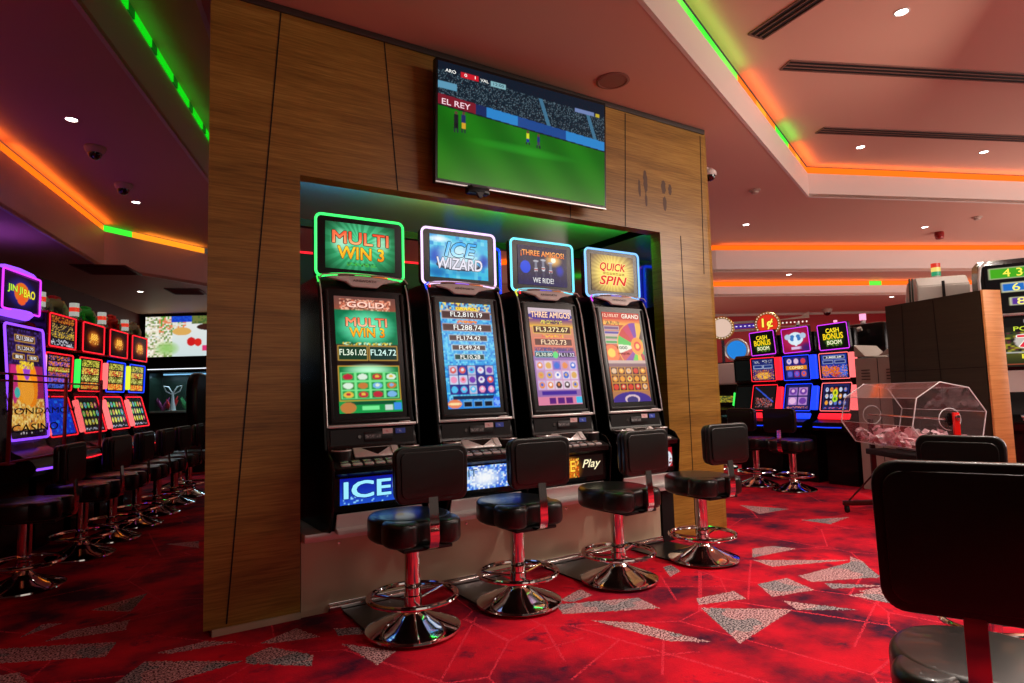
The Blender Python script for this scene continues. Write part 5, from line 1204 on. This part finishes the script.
for k, (u, m) in enumerate(((-1.1, 'purple_pink'), (-.95, 'toy_red'), (-.66, 'plant_green'), (-.35, 'purple_pink'), (.05, 'toy_red'), (.5, 'plant_green'), (.9, 'purple_pink'))):
    bm = NB()
    for j in range(7): 
        a = random.uniform(0, 2 * PI); h = random.uniform(.12, .26); add_tube(bm, [(0, 0, 0), (.06 * math.cos(a), .03 * math.sin(a), h * .5), (.12 * math.cos(a), .05 * math.sin(a), h)], [.02, .03, .006], 6)
    o = obj('tank_ornament', bm, m); ca, sa = math.cos(fa), math.sin(fa); o.location = (x0 + u * ca - .2 * sa, y0 + u * sa + .2 * ca, 1.085); o.rotation_euler = (0, 0, fa)
    tag(o, '%s ornament in the fish tank, %s from its left end' % ({'purple_pink': 'purple', 'toy_red': 'red', 'plant_green': 'green'}[m], ('first', 'second', 'third', 'fourth', 'fifth', 'sixth', 'seventh')[k]), 'ornament', 'ornaments in the fish tank')
o = NB()
for s in (-1, 1):
    add_tube(o, [(0, 0, .30), (s * .08, 0, .42), (s * .17, 0, .44), (s * .12, 0, .34), (0, 0, .28)], .012, 6)
add_tube(o, [(0, 0, 0), (0, 0, .15), (0, 0, .30)], [.06, .03, .02], 8); o = obj('winged_ornament', o, 'seal_white'); ca, sa = math.cos(fa), math.sin(fa); o.location = (x0 - .88 * ca - .12 * sa, y0 - .88 * sa + .12 * ca, 1.085); o.rotation_euler = (0, 0, fa)
tag(o, 'pale winged ornament in the middle of the fish tank', 'ornament', 'ornaments in the fish tank')
# tall dark rounded armchair back beside the wood wall
hb = thing('high_back_chair', 'dark high rounded chair back just left of the wood wall', 'chair', (.86, 10.50, 0), math.radians(60))
bm = NB(); rounded_panel(bm, .62, .85, .28, .16, -.25, 1.22, .05, -.05); obj('backrest', bm, 'vinyl', hb)
bm = NB(); slab(bm, super_pts(.28, .28), .50, .66, .04); obj('seat', bm, 'vinyl', hb)
bm = NB(); add_lathe(bm, BASEPROF, seg=40); add_lathe(bm, [(.04, .1), (.04, .52), (0, .52)], seg=20); obj('base', bm, 'chrome', hb)
bm = NB(); add_box(bm, (0, -.26, .74), (.10, .03, .40), bev=.01); obj('back_bracket', bm, 'chrome', hb)
# ---------------------------------------------------------------- right row of machines
GR = 'colour lit machines of the right row'
RXX = 7.44
def right_m(y, label, ct, cu, cl, trim, bars, items, lit, tower, ap='neon_red'):
    return stepped_machine(label, GR, (RXX, y, 0), -PI / 2, ct, cu, cl, trim, bars, scale=(.70, .9, .945), barw=.12, apron=ap, tr=.0055, topper='tilt', t_items=items, u_items=lit, deck_glow='neon_blue', towerm=tower)
def green_burst():
    c = Canvas(44, 40, (10, 12, 10)); c.ell(.5, .42, .42, .36, (60, 110, 30), True, .9); c.noise(.2, .1, .8, .6, [(60, 120, 30), (20, 40, 10), (110, 150, 40)], .6); return c
ITG = [('CASH', .5, .76, .46, .18, (255, 225, 40), (40, 60, 0)), ('BONUS', .5, .52, .70, .24, (250, 210, 30), (60, 50, 0)), ('BOOM', .52, .26, .50, .16, (235, 235, 190), (60, 70, 20))]
c1 = green_burst()
cu = Canvas(44, 44, (30, 40, 110)); cu.noise(.05, .8, .95, .95, [(220, 220, 230), (40, 30, 60)], .4); cu.frame(.05, .55, .48, .72, (180, 190, 220), (30, 50, 120)); cu.frame(.52, .55, .95, .72, (180, 190, 220), (30, 50, 120)); cu.ell(.5, .22, .42, .28, (230, 110, 30), True); cu.ell(.5, .2, .3, .16, (240, 180, 60)); cu.noise(0, 0, 1, .5, [(200, 80, 40), (60, 40, 140), (240, 170, 60)], .4)
cl = Canvas(44, 40, (24, 20, 22)); cl.noise(.1, .1, .9, .5, [(200, 90, 80), (150, 120, 130), (40, 30, 40)], .5)
for k in range(40): cl.rect(.05 + k * .022, .92 - k * .016, .09 + k * .022, .97 - k * .016, (50, 80, 200))
right_m(5.32, 'machine with red glowing sides and green burst topper beneath the round sign', c1, cu, cl, 'neon_red', [(1, .95, 1.27, 'neon_red'), (1, 1.36, 1.68, 'neon_red')], ITG, None, None)
ct = Canvas(44, 40, (150, 20, 60)); ct.ell(.5, .5, .6, .5, (190, 40, 90), True); ct.ell(.5, .56, .30, .28, (215, 235, 245)); ct.ell(.38, .60, .1, .14, (60, 120, 190)); ct.ell(.62, .60, .1, .14, (60, 120, 190)); ct.ell(.5, .45, .08, .22, (225, 240, 250)); ct.ell(.2, .66, .12, .12, (180, 200, 225)); ct.ell(.8, .66, .12, .12, (180, 200, 225)); ct.rect(.3, .1, .7, .2, (220, 190, 230)); ct.ell(.9, .1, .3, .3, (60, 30, 110), True)
cu = Canvas(44, 44, (20, 30, 110)); cu.icons(.05, .62, .95, .98, 3, 1, [(40, 40, 130), (90, 40, 130)], [(220, 190, 220), (210, 60, 80), (90, 120, 230)], .1); cu.rect(.05, .42, .95, .60, (220, 130, 20)); cu.icons(.05, .04, .95, .40, 3, 1, [(60, 70, 160), (150, 30, 90)], [(170, 80, 190), (220, 90, 60), (90, 90, 210)], .1)
cl = Canvas(44, 40, (26, 30, 90)); cl.icons(.06, .16, .94, .94, 2, 2, [(180, 130, 200), (150, 110, 190)], [(230, 180, 220), (110, 60, 160)], .08); cl.noise(.06, .04, .94, .12, [(220, 120, 90), (60, 50, 120)], .6)
right_m(4.83, 'machine with blue glowing sides and an elephant on its topper, middle of the right row', ct, cu, cl, 'neon_blue', [(1, .95, 1.27, 'neon_blue'), (1, 1.36, 1.68, 'neon_blue')], None, [('COMBO', .5, .51, .6, .12, (255, 235, 150), (120, 50, 0))], ('dome_glass', 'seal_white'), 'neon_blue')
cu = Canvas(44, 44, (24, 50, 150)); cu.frame(.08, .80, .92, .94, (190, 200, 230), (20, 24, 60)); cu.frame(.06, .60, .47, .74, (190, 200, 230), (24, 40, 110)); cu.frame(.53, .60, .94, .74, (190, 200, 230), (24, 40, 110)); cu.ell(.15, .3, .15, .25, (230, 120, 40)); cu.ell(.5, .28, .24, .2, (220, 100, 30)); cu.ell(.85, .3, .15, .25, (60, 110, 220)); cu.ell(.5, .08, .14, .06, (190, 40, 40)); cu.noise(0, 0, 1, .55, [(230, 140, 60), (30, 70, 200), (20, 30, 90)], .35)
cl = cv_slot([(200, 60, 60), (90, 120, 220)], [(220, 70, 40), (200, 210, 240), (240, 160, 50), (90, 110, 200)], (30, 34, 90), 5, 3); cl.ell(.47, .66, .1, .14, (220, 220, 40)); cl.ell(.47, .42, .1, .13, (180, 220, 40)); cl.ell(.47, .66, .04, .07, (60, 110, 20)); cl.ell(.47, .42, .04, .06, (60, 110, 20))
right_m(4.33, 'machine with pink white side bar and green burst topper beside the raffle drum', green_burst(), cu, cl, 'neon_redpink', [(1, .95, 1.27, 'neon_redpink'), (1, 1.36, 1.68, 'neon_redpink')], ITG, [('3,888.28', .5, .87, .6, .08, WHT, None)], ('neon_pink',))
# switched off machine left of them
off = Canvas(8, 8, (10, 14, 13))
t = stepped_machine('switched off dark machine left of the lit right row', GR, (RXX + .05, 5.68, 0), -PI / 2, None, off, off, 'green_edge', [(-1, 1.0, 1.2, 'led_green')], scale=(.52, .9, .945), topper=None, deck_glow='silver')
# white sided machine next to the wood wall
cy = Canvas(30, 24, (90, 90, 30)); cy.noise(0, 0, 1, 1, [(170, 150, 40), (70, 90, 50), (30, 30, 20)], .9)
cc = Canvas(20, 24, (120, 210, 190)); cc.noise(0, 0, 1, 1, [(190, 240, 230), (90, 190, 170)], .5)
t = thing('slot_machine', 'white sided machine partly hidden by the right edge of the wood wall', 'slot machine', (8.35, 6.62, 0), -PI / 2 + .15, GR)
bm = NB(); add_prism(bm, [(0, 0), (0, .7), (-.25, .78), (-.22, .86), (0, .92), (.08, 1.62), (.5, 1.62), (.5, 0)], 'x', -.28, .28, bev=.006); obj('cabinet', bm, 'black_plastic', t)
bm = NB(); add_prism(bm, [(-.10, 1.12), (-.12, 1.5), (-.06, 1.60), (.30, 1.62), (.36, 1.1), (.1, 1.05)], 'x', .285, .34, bev=.015); add_prism(bm, [(-.10, 1.12), (-.12, 1.5), (-.06, 1.60), (.30, 1.62), (.36, 1.1), (.1, 1.05)], 'x', -.34, -.285, bev=.015); obj('side_wing', bm, 'white_plastic', t)
a, b = Vector((0, .0, .95)), Vector((0, .06, 1.2)); xf = plane_xf((a + b) / 2, (1, 0, 0), b - a) @ Matrix.Translation((0, 0, .012)); screen('lower_screen', cy, .46, .22, xf, t)
xf = plane_xf((0, .055, 1.42), (1, 0, 0), (0, .1, 1)) @ Matrix.Translation((0, 0, .02)); bm = NB(); rbox(bm, (-.02, 0, .04), (.44, .34, .10), .03); obj('white_hood', bm, 'white_plastic', t, xf)
screen('belly_screen', cc, .44, .26, plane_xf((0, -.004, .48), (1, 0, 0), (0, 0, 1)), t)

# round signs on the red wall
sg = thing('round_sign', 'round red 1¢ sign ringed with bulbs on the red wall', 'sign', (9.15, 6.45, 2.24), math.radians(-57))
bm = NB(); add_lathe(bm, [(0, -.04), (.20, -.04), (.205, 0), (.19, .02), (.16, .022)], seg=48); bmesh.ops.rotate(bm, verts=bm.verts, matrix=Matrix.Rotation(PI / 2, 3, 'X')); obj('ring', bm, 'gold', sg)
bm = NB(); add_lathe(bm, [(.158, .021), (0, .021)], seg=48); bmesh.ops.rotate(bm, verts=bm.verts, matrix=Matrix.Rotation(PI / 2, 3, 'X')); obj('face', bm, em('sign_red', rgb(235, 50, 25), .9).name, sg)
for k in range(24):
    a = 2 * PI * k / 24; bm = NB(); add_lathe(bm, [(0, .008), (.008, .005), (.010, 0)], seg=8); bmesh.ops.rotate(bm, verts=bm.verts, matrix=Matrix.Rotation(PI / 2, 3, 'X')); bmesh.ops.translate(bm, verts=bm.verts, vec=(.178 * math.cos(a), -.022, .178 * math.sin(a))); obj('bulb', bm, 'lamp_small' if 'lamp_small' in M else em('lamp_small', rgb(255, 235, 200), 1.3).name, sg)
lettering([('1¢', .5, .5, .8, .8, (255, 235, 90), (150, 60, 0))], .2, .22, plane_xf((0, -.0225, 0), (1, 0, 0), (0, 0, 1)), sg)
sg2 = thing('round_sign', 'pale round sign ringed with bulbs beside the edge of the wood wall', 'sign', (8.75, 7.05, 2.22), math.radians(-57))
for ch in list(sg.children):
    if ch.name.startswith('lettering') or ch.name.startswith('face'): continue
    c = ch.copy(); C.objects.link(c); c.parent = sg2
bm = NB(); add_lathe(bm, [(.158, .021), (0, .021)], seg=48); bmesh.ops.rotate(bm, verts=bm.verts, matrix=Matrix.Rotation(PI / 2, 3, 'X')); obj('face', bm, em('sign_pale', rgb(235, 200, 180), .9).name, sg2)
sg3 = thing('round_sign', 'blue glowing round sign under the pale one beside the wood wall', 'sign', (8.95, 6.93, 1.84), math.radians(-57))
bm = NB(); add_lathe(bm, [(0, -.04), (.19, -.04), (.20, 0), (.18, .02), (.16, .022)], seg=48); bmesh.ops.rotate(bm, verts=bm.verts, matrix=Matrix.Rotation(PI / 2, 3, 'X')); obj('ring', bm, 'silver', sg3)
bm = NB(); add_lathe(bm, [(.158, .021), (0, .021)], seg=48); bmesh.ops.rotate(bm, verts=bm.verts, matrix=Matrix.Rotation(PI / 2, 3, 'X')); obj('face', bm, em('sign_blue', rgb(30, 130, 220), 1.0).name, sg3)
ar = thing('arrow_sign', 'purple and white arrow shaped banner between the two round signs', 'sign', (8.95, 6.78, 2.23), math.radians(-57))
bm = NB(); add_prism(bm, [(-.28, .16), (-.20, .085), (.30, .085), (.30, .05), (-.16, .05), (-.16, -.05), (.30, -.05), (.30, -.085), (-.20, -.085), (-.28, -.16), (-.23, -.05), (-.23, .05)], 'y', 0, .02); obj('outline', bm, 'silver', ar)
bm = NB(); add_box(bm, (.07, .008, 0), (.46, .02, .075)); obj('band', bm, em('sign_purple', rgb(70, 40, 150), .8).name, ar)
lettering([('- - - - - -', .5, .5, .8, .2, (235, 225, 255), None)], .46, .07, plane_xf((.07, -.003, 0), (1, 0, 0), (0, 0, 1)), ar)
ar2 = thing('arrow_sign', 'red banner arrow right of the round 1¢ sign', 'sign', (9.37, 6.1, 2.24), math.radians(-57))
bm = NB(); add_prism(bm, [(-.22, .06), (.10, .09), (.22, .16), (.22, .055), (-.22, .05)], 'y', 0, .02); add_prism(bm, [(-.22, -.06), (.10, -.09), (.22, -.16), (.22, -.055), (-.22, -.05)], 'y', 0, .02); obj('outline', bm, 'cream_plastic', ar2)
lettering([('• • • • • • •', .5, .5, .9, .35, (255, 220, 210), None)], .42, .08, plane_xf((0, .0, 0), (1, 0, 0), (0, 0, 1)), ar2)
for k, (o, dx) in enumerate(((sg, 0), (sg2, 0))):
    bm = NB(); h = o.location.z - .18; add_box(bm, (0, .05, -o.location.z + h / 2 + .0), (.05, .03, h)); obj('pole', bm, 'dull_chrome', o)
bm = NB(); add_box(bm, (0, .05, -sg3.location.z / 2 - .09), (.05, .03, sg3.location.z - .18)); obj('pole', bm, 'dull_chrome', sg3)
for a_, L_ in ((ar, (.25, .07)), (ar2, (-.2, .07))):
    bm = NB(); add_box(bm, (L_[0], .06, 0), (.12, .1, .03)); obj('bracket', bm, 'dull_chrome', a_)

# ---------------------------------------------------------------- grey back of a machine, partition, tall machines at right
t = thing('grey_cabinet', 'grey metal cabinet back with louvre slots, beyond the raffle drum', 'cabinet', (7.62, 3.78, 0), -PI / 2)
bm = NB(); add_prism(bm, [(-.30, .0), (-.30, 1.50), (.30, 1.50), (.30, 0)], 'x', -.26, .26, bev=.006); 
obj('body', bm, 'grey_metal', t)
bm = NB(); add_prism(bm, [(-.255, 1.52), (-.255, 1.66), (-.13, 1.52)], 'y', -.302, .2); add_prism(bm, [(.02, 1.52), (.255, 1.68), (.255, 1.52)], 'y', -.302, .2); obj('top_gusset', bm, 'grey_metal', t)
bm = NB(); add_box(bm, (.0, -.303, .76), (.006, .004, 1.46)); obj('seam', bm, 'black_matte', t)
for sx_ in (-1, 1):
    for k in range(4):
        bm = NB(); add_box(bm, (sx_ * .14, -.303, 1.36 - k * .035), (.10, .006, .008), bev=.002); obj('louvre', bm, 'black_matte', t)
t = thing('slot_machine', 'machine with a curved grey arm and pink lit board behind the grey cabinet', 'slot machine', (8.15, 4.35, 0), -PI / 2)
bm = NB(); add_box(bm, (0, 0, 1.7), (.62, .2, .55), bev=.04); add_box(bm, (0, 0, .71), (.5, .3, 1.42), bev=.01); obj('cabinet', bm, 'black_plastic', t)
bm = NB(); add_tube(bm, [(-.18, -.22, 1.55), (-.17, -.24, 1.72), (-.08, -.24, 1.86), (.08, -.2, 1.90)], .045, 10, ry=.03); obj('arm', bm, 'grey_metal', t)
tower_light(t, .0, .0, 1.98, ('neon_pink', 'neon_pink'), 1.4)
xf = plane_xf((-.42, -.12, 1.82), (1, 0, 0), (0, 0, 1)); bm = NB(); plate(bm, .24, .30, .03, .03); add_box(bm, (.16, 0, -.02), (.14, .05, .03)); obj('board', bm, 'black_matte', t, xf); frame_tube('neon_frame', .23, .29, .03, .012, xf @ Matrix.Translation((0, 0, .005)), t, 'neon_redpink')
c = Canvas(16, 16, (20, 30, 110)); c.rect(.2, .4, .8, .6, (200, 220, 250)); screen('board_screen', c, .18, .22, xf @ Matrix.Translation((0, 0, .003)), t)

# partition: dark face towards the left, pale oak end towards the viewer
PA, PB_, PH = Vector((6.49, 2.40, 0)), Vector((6.80, 3.38, 0)), 2.0
pt = thing('partition', 'chest high wood partition, dark faced with a light oak end, behind the raffle drum', 'partition', PA, math.atan2((PB_ - PA).y, (PB_ - PA).x))
pl = (PB_ - PA).length
bm = NB(); add_box(bm, (pl / 2 + .01, 0.005, PH / 2), (pl - .02, .02, PH)); 
for x0_, x1_ in ((pl * .42, pl * .46), (pl * .86, pl * .80)): add_prism(bm, [(x0_, .1), (x0_ + .006, .1), (x1_ + .006, PH - .02), (x1_, PH - .02)], 'y', .014, .017, mat=1)
for z in (.66, 1.32): add_box(bm, (pl / 2, .0155, z), (pl - .02, .002, .005), mat=1)
obj('dark_face', bm, ['oak_dark', 'black_matte'], pt)
bm = NB(); add_box(bm, (pl / 2 + .01, -.09, PH / 2), (pl - .02, .17, PH - .01)); obj('core', bm, 'oak_dark', pt)
bm = NB(); add_box(bm, (-.004, -.085, PH / 2 + .002), (.022, .205, PH), bev=.002); obj('oak_end', bm, 'oak_light', pt)

def big_machine(label, loc, rotz, front=True, W=.80):
    t = thing('jackpot_machine', label, 'slot machine', loc, rotz, 'tall jackpot machines behind the partition')
    bm = NB(); add_prism(bm, [(0, 0), (0, .62), (-.30, .68), (-.32, .76), (-.05, .84), (.05, 1.25), (.02, 1.35), (.02, 2.45), (.10, 2.52), (.45, 2.52), (.55, 2.4), (.55, 0)], 'x', -W / 2, W / 2, bev=.012); obj('cabinet', bm, 'black_plastic' if front else 'grey_metal', t)
    for s in (-1, 1):
        bm = NB(); add_tube(bm, [(s * W / 2, .02, 1.35), (s * W / 2, .0, 2.3), (s * (W / 2 - .02), .01, 2.44), (s * (W / 2 - .08), .03, 2.50)], .014, 8); obj('edge_trim', bm, 'silver', t)
    tower_light(t, -.05, .12, 2.52, ('light_green', 'light_amber', 'light_red'), 1.9)
    if front:
        xf = plane_xf((0, .012, 2.20), (1, 0, 0), (0, 0, 1)); c = Canvas(64, 48, (8, 8, 10))
        for u0, v0, v1, col in ((.04, .70, .94, (70, 170, 30)), (.14, .40, .60, (30, 110, 200)), (.20, .10, .28, (90, 50, 150))): c.frame(u0, v0, 1.0, v1, (200, 200, 160), col); c.rect(u0 + .3, v0 + .03, .98, v1 - .03, (30, 50, 30) if v0 > .6 else (40, 50, 80))
        screen('jackpot_screen', c, W - .1, .50, xf, t)
        lettering([('4 344.16', .40, .82, .48, .17, (255, 235, 80), None), ('613.94', .43, .50, .40, .16, (245, 235, 110), None), ('89.83', .44, .19, .36, .15, (250, 240, 120), None)], W - .1, .50, xf, t)
        bm = NB(); add_box(bm, (0, .0, 1.90), (W - .04, .04, .03), bev=.008); obj('band', bm, 'silver', t)
        xf = plane_xf((0, .006, 1.60), (1, 0, 0), (0, 0, 1)); c = Canvas(64, 56, (26, 26, 20)); c.rect(0, .82, 1, 1, (10, 10, 10)); c.rect(.30, .9, .44, .97, (230, 225, 225)); c.noise(0, .08, 1, .72, [(60, 70, 30), (160, 150, 40), (24, 30, 24), (90, 40, 50)], .8, 2); c.rect(0, .28, 1, .30, (190, 190, 180)); c.ell(.31, .52, .10, .16, (200, 190, 180)); c.frame(.0, .04, 1, .10, (200, 90, 60), (40, 30, 20)); c.grad(0, .06, 1, .27, (40, 44, 20), (80, 80, 30))
        screen('reel_glass', c, W - .08, .52, xf, t)
        lettering([('POWER', .38, .78, .34, .09, (200, 220, 60), None), ('7', .31, .52, .14, .24, (220, 40, 60), (240, 230, 220)), ('BLAZING', .48, .21, .44, .09, (240, 230, 60), None), ('HOT', .46, .11, .24, .08, (240, 230, 60), None)], W - .08, .52, xf, t)
        xf = plane_xf((0, .03, 1.10), (1, 0, 0), (0, .12, 1)); bm = NB(); plate(bm, W - .06, .40, .02, .02, z0=.02); add_box(bm, (0, 0, .021), (.006, .5, .003), Matrix.Rotation(-.75, 3, 'Z'), mat=1); obj('white_panel', bm, ['white_plastic', 'trim_dark'], t, xf)
        bm = NB(); add_tube(bm, [(-.40, -.0, .80), (-.36, -.22, .76), (-.2, -.34, .74), (0, -.38, .735), (.2, -.34, .74), (.36, -.22, .76)], .016, 8); obj('deck_trim', bm, 'light_red', t)
        c = Canvas(40, 16, (60, 60, 66)); c.noise(0, 0, 1, 1, [(220, 220, 225), (60, 90, 190), (30, 30, 34), (210, 60, 50)], .6, 2); screen('deck_print', c, .66, .20, plane_xf((0, -.20, .80), (1, 0, 0), (0, .26, .10)), t, mat='print')
    else:
        bm = NB(); add_box(bm, (.0, .553, 2.2), (.03, .01, .5)); obj('seam', bm, 'black_matte', t)
        bm = NB(); add_tube(bm, [(.36, .56, 2.5), (.37, .57, 2.2), (.36, .56, 1.8)], .012, 8); add_tube(bm, [(.33, .56, 2.5), (.34, .57, 2.2), (.35, .56, 1.8)], .01, 8); obj('cable', bm, 'green_edge', t)
    return t
big_machine('tall machine with green, blue and purple jackpot displays at the right edge', (8.30, 2.50, 0), math.radians(-62), True, 1.12)
big_machine('grey back of a tall machine with a lamp tower, above the partition', (9.1, 3.95, 0), math.radians(128), False, .56)

# ---------------------------------------------------------------- raffle drum
DA, DB = Vector((5.50, 2.33, .91)), Vector((6.08, 3.23, .91))       # near and far hub
dax = (DB - DA).normalized(); dang = math.atan2(dax.y, dax.x); DLn = (DB - DA).length; DR = .295
dr = thing('raffle_drum', 'clear eight sided raffle drum of tickets on a dark red stand with castors', 'raffle drum', (DA.x, DA.y, 0), dang)
Z0 = DA.z
O8 = [(DR * math.cos(math.radians(35 + 45 * k)), Z0 + DR * math.sin(math.radians(35 + 45 * k))) for k in range(8)]
for k in range(8):
    a, b = O8[k], O8[(k + 1) % 8]; d = Vector((b[0] - a[0], b[1] - a[1])).normalized(); nrm = Vector((d.y, -d.x)) * .004
    bm = NB(); add_prism(bm, [a, b, (b[0] - nrm.x, b[1] - nrm.y), (a[0] - nrm.x, a[1] - nrm.y)], 'x', 0, DLn); obj('side_pane', bm, 'acrylic', dr, smooth=False)
for x in (0, DLn):
    bm = NB(); add_prism(bm, O8, 'x', x - .003, x + .003); obj('end_pane', bm, 'acrylic', dr, smooth=False)
    bm = NB(); add_tube(bm, [(x, p[0], p[1]) for p in O8], .0045, 6, closed=True); obj('end_rim', bm, 'acrylic_edge', dr)
    bm = NB(); add_tube(bm, [(x - .006, .085 * math.cos(2 * PI * k / 32), Z0 + .085 * math.sin(2 * PI * k / 32)) for k in range(32)], .003, 6, closed=True); obj('hub_ring', bm, 'acrylic_edge', dr)
bm = NB()
for k in range(8): add_tube(bm, [(0, O8[k][0], O8[k][1]), (DLn, O8[k][0], O8[k][1])], .0022, 6)
obj('corner_edges', bm, 'acrylic_edge', dr)
bm = NB(); add_tube(bm, [(-.10, 0, Z0), (DLn + .05, 0, Z0)], .008, 10); obj('axle', bm, 'chrome', dr)
bm = NB(); P = [((.055 if k % 2 else .038) * math.cos(2 * PI * k / 16), Z0 + (.055 if k % 2 else .038) * math.sin(2 * PI * k / 16)) for k in range(16)]; add_prism(bm, P, 'x', -.045, -.012, bev=.003); obj('star_knob', bm, 'black_plastic', dr)
bm = NB(); add_box(bm, (-.075, -.0, Z0 - .075), (.022, .048, .26), Matrix.Rotation(.0, 3, 'X'), bev=.006); obj('red_crank', bm, 'red_gloss', dr)
bm = NB(); add_lathe(bm, [(0, .02), (.014, .018), (.018, 0)], seg=16); obj('crank_bolt', bm, 'chrome', dr, Matrix.Translation((-.087, 0, Z0 + .02)) @ Matrix.Rotation(-PI / 2, 4, 'Y'))
# stand
for x in (-.06, DLn + .03):
    bm = NB(); add_box(bm, (x, .0, Z0 / 2 - .0), (.04, .04, Z0 - .08), bev=.004); obj('post', bm, 'dark_red_metal', dr)
    bm = NB(); add_box(bm, (x, .0, .09), (.045, .62, .045), bev=.005); obj('foot_bar', bm, 'dark_red_metal', dr)
    for s in (-1, 1):
        bm = NB(); add_tube(bm, [(x, s * .26, .11), (x, s * .02, .34)], .008, 8); obj('strut', bm, 'dark_red_metal', dr)
        bm = NB(); add_lathe(bm, [(0, -.012), (.03, -.012), (.033, 0), (.03, .012), (0, .012)], seg=20); bmesh.ops.rotate(bm, verts=bm.verts, matrix=Matrix.Rotation(PI / 2, 3, 'X')); add_box(bm, (0, 0, .035), (.03, .034, .04)); bmesh.ops.translate(bm, verts=bm.verts, vec=(x, s * .28, .034)); obj('castor', bm, 'black_rubber', dr)
bm = NB(); add_box(bm, (DLn / 2 - .015, 0, .36), (DLn + .09, .035, .035), bev=.004); obj('cross_bar', bm, 'dark_red_metal', dr)
bm = NB(); add_box(bm, (DLn / 2, .0, .575), (DLn - .06, .20, .05), bev=.006); obj('catch_tray', bm, 'black_matte', dr)
# tickets: each paper slip on its own
random.seed(23)
dm = Matrix.Translation((DA.x, DA.y, 0)) @ Matrix.Rotation(dang, 4, 'Z')
tk = []
for v in range(4):
    bm = NB(); g_ = 6; vs = [[bm.verts.new((-.035 + .07 * i / g_, -.022 + .044 * j / 2, .010 * math.sin(PI * i / g_ * (1 + v * .4)) * (1 if v % 2 else -1))) for j in range(3)] for i in range(g_ + 1)]
    for i in range(g_):
        for j in range(2): bm.faces.new([vs[i][j], vs[i + 1][j], vs[i + 1][j + 1], vs[i][j + 1]])
    bmesh.ops.solidify(bm, geom=bm.faces, thickness=.0012)
    me = bpy.data.meshes.new('raffle_ticket'); bm.to_mesh(me); bm.free(); me.materials.append(M['white_paper' if v == 3 else 'paper']); tk.append(me)
for k in range(150):
    fx = random.uniform(.03, DLn - .03); ay = random.uniform(-.17, .17); lvl = random.random(); h = .095 - .10 * (fx / DLn - .35) ** 2
    lim = -.262 + max(0, abs(ay) - .10) * .95
    z = Z0 + lim + .02 + lvl * h; o = bpy.data.objects.new('raffle_ticket', tk[3] if k % 5 == 0 else tk[k % 3]); C.objects.link(o)
    r = Matrix.Rotation(random.uniform(0, 6.28), 4, 'Z') @ Matrix.Rotation(random.uniform(-1.1, 1.1), 4, 'X') @ Matrix.Rotation(random.uniform(-.8, .8), 4, 'Y')
    o.matrix_world = dm @ Matrix.Translation((fx, ay, z)) @ r
    tag(o, 'pink or white paper slip in the heap of tickets inside the raffle drum', 'ticket', 'tickets heaped in the raffle drum')

# ---------------------------------------------------------------- sub-parts go under the part they sit on
RULES = {'lettering': ('main_screen', 'topper_screen', 'belly_screen', 'upper_screen', 'lower_screen', 'picture', 'jackpot_screen', 'reel_glass', 'face', 'band', 'outline', 'brow', 'pane'),
         'button': ('button_deck',), 'neon_frame': ('topper_case', 'screen_frame', 'board'), 'topper_light': ('topper_case',), 'topper_screen': ('topper_case',), 'light_frame': ('screen_frame',),
         'lock': ('slot_panel',), 'card_reader': ('slot_panel',), 'red_sticker': ('slot_panel',), 'blue_sticker': ('slot_panel',), 'slot_inset': ('ticket_slot',), 'white_tag': ('ticket_slot',), 'cup_rim': ('cup_shelf',), 'cup_holder': ('cup_shelf',),
         'bulb': ('ring',), 'louvre': ('body',), 'seam': ('body', 'cabinet'), 'screw': ('front_panel',), 'rear_pad': ('back_shell',), 'hub_ring': ('end_pane',), 'end_rim': ('end_pane',), 'crank_bolt': ('red_crank',),
         'castor': ('foot_bar',), 'silver_strip': ('case',), 'bezel_rim': ('bezel',), 'belly_screen': ('belly_frame',), 'neck_light': ('neck',), 'neck_lamp': ('neck',), 'tower_lamp': ('tower_base',), 'inner_tube': ('lid',), 'light_tube': ('lid',)}
base_ = lambda o: o.name.split('.')[0]
last = {}
for o in list(C.objects):
    if o.parent is None: continue
    r = o.parent; n = base_(o); last.setdefault(r.name, [])
    if n in RULES and r.parent is None:
        for q in reversed(last[r.name]):
            if base_(q) in RULES[n] and (q.parent is r or (n == 'lettering')):
                dpt = 0; z = q
                while z.parent: z = z.parent; dpt += 1
                if dpt >= 2 and n == 'lettering': q = q.parent
                o.parent = q; break
    last[r.name].append(o)
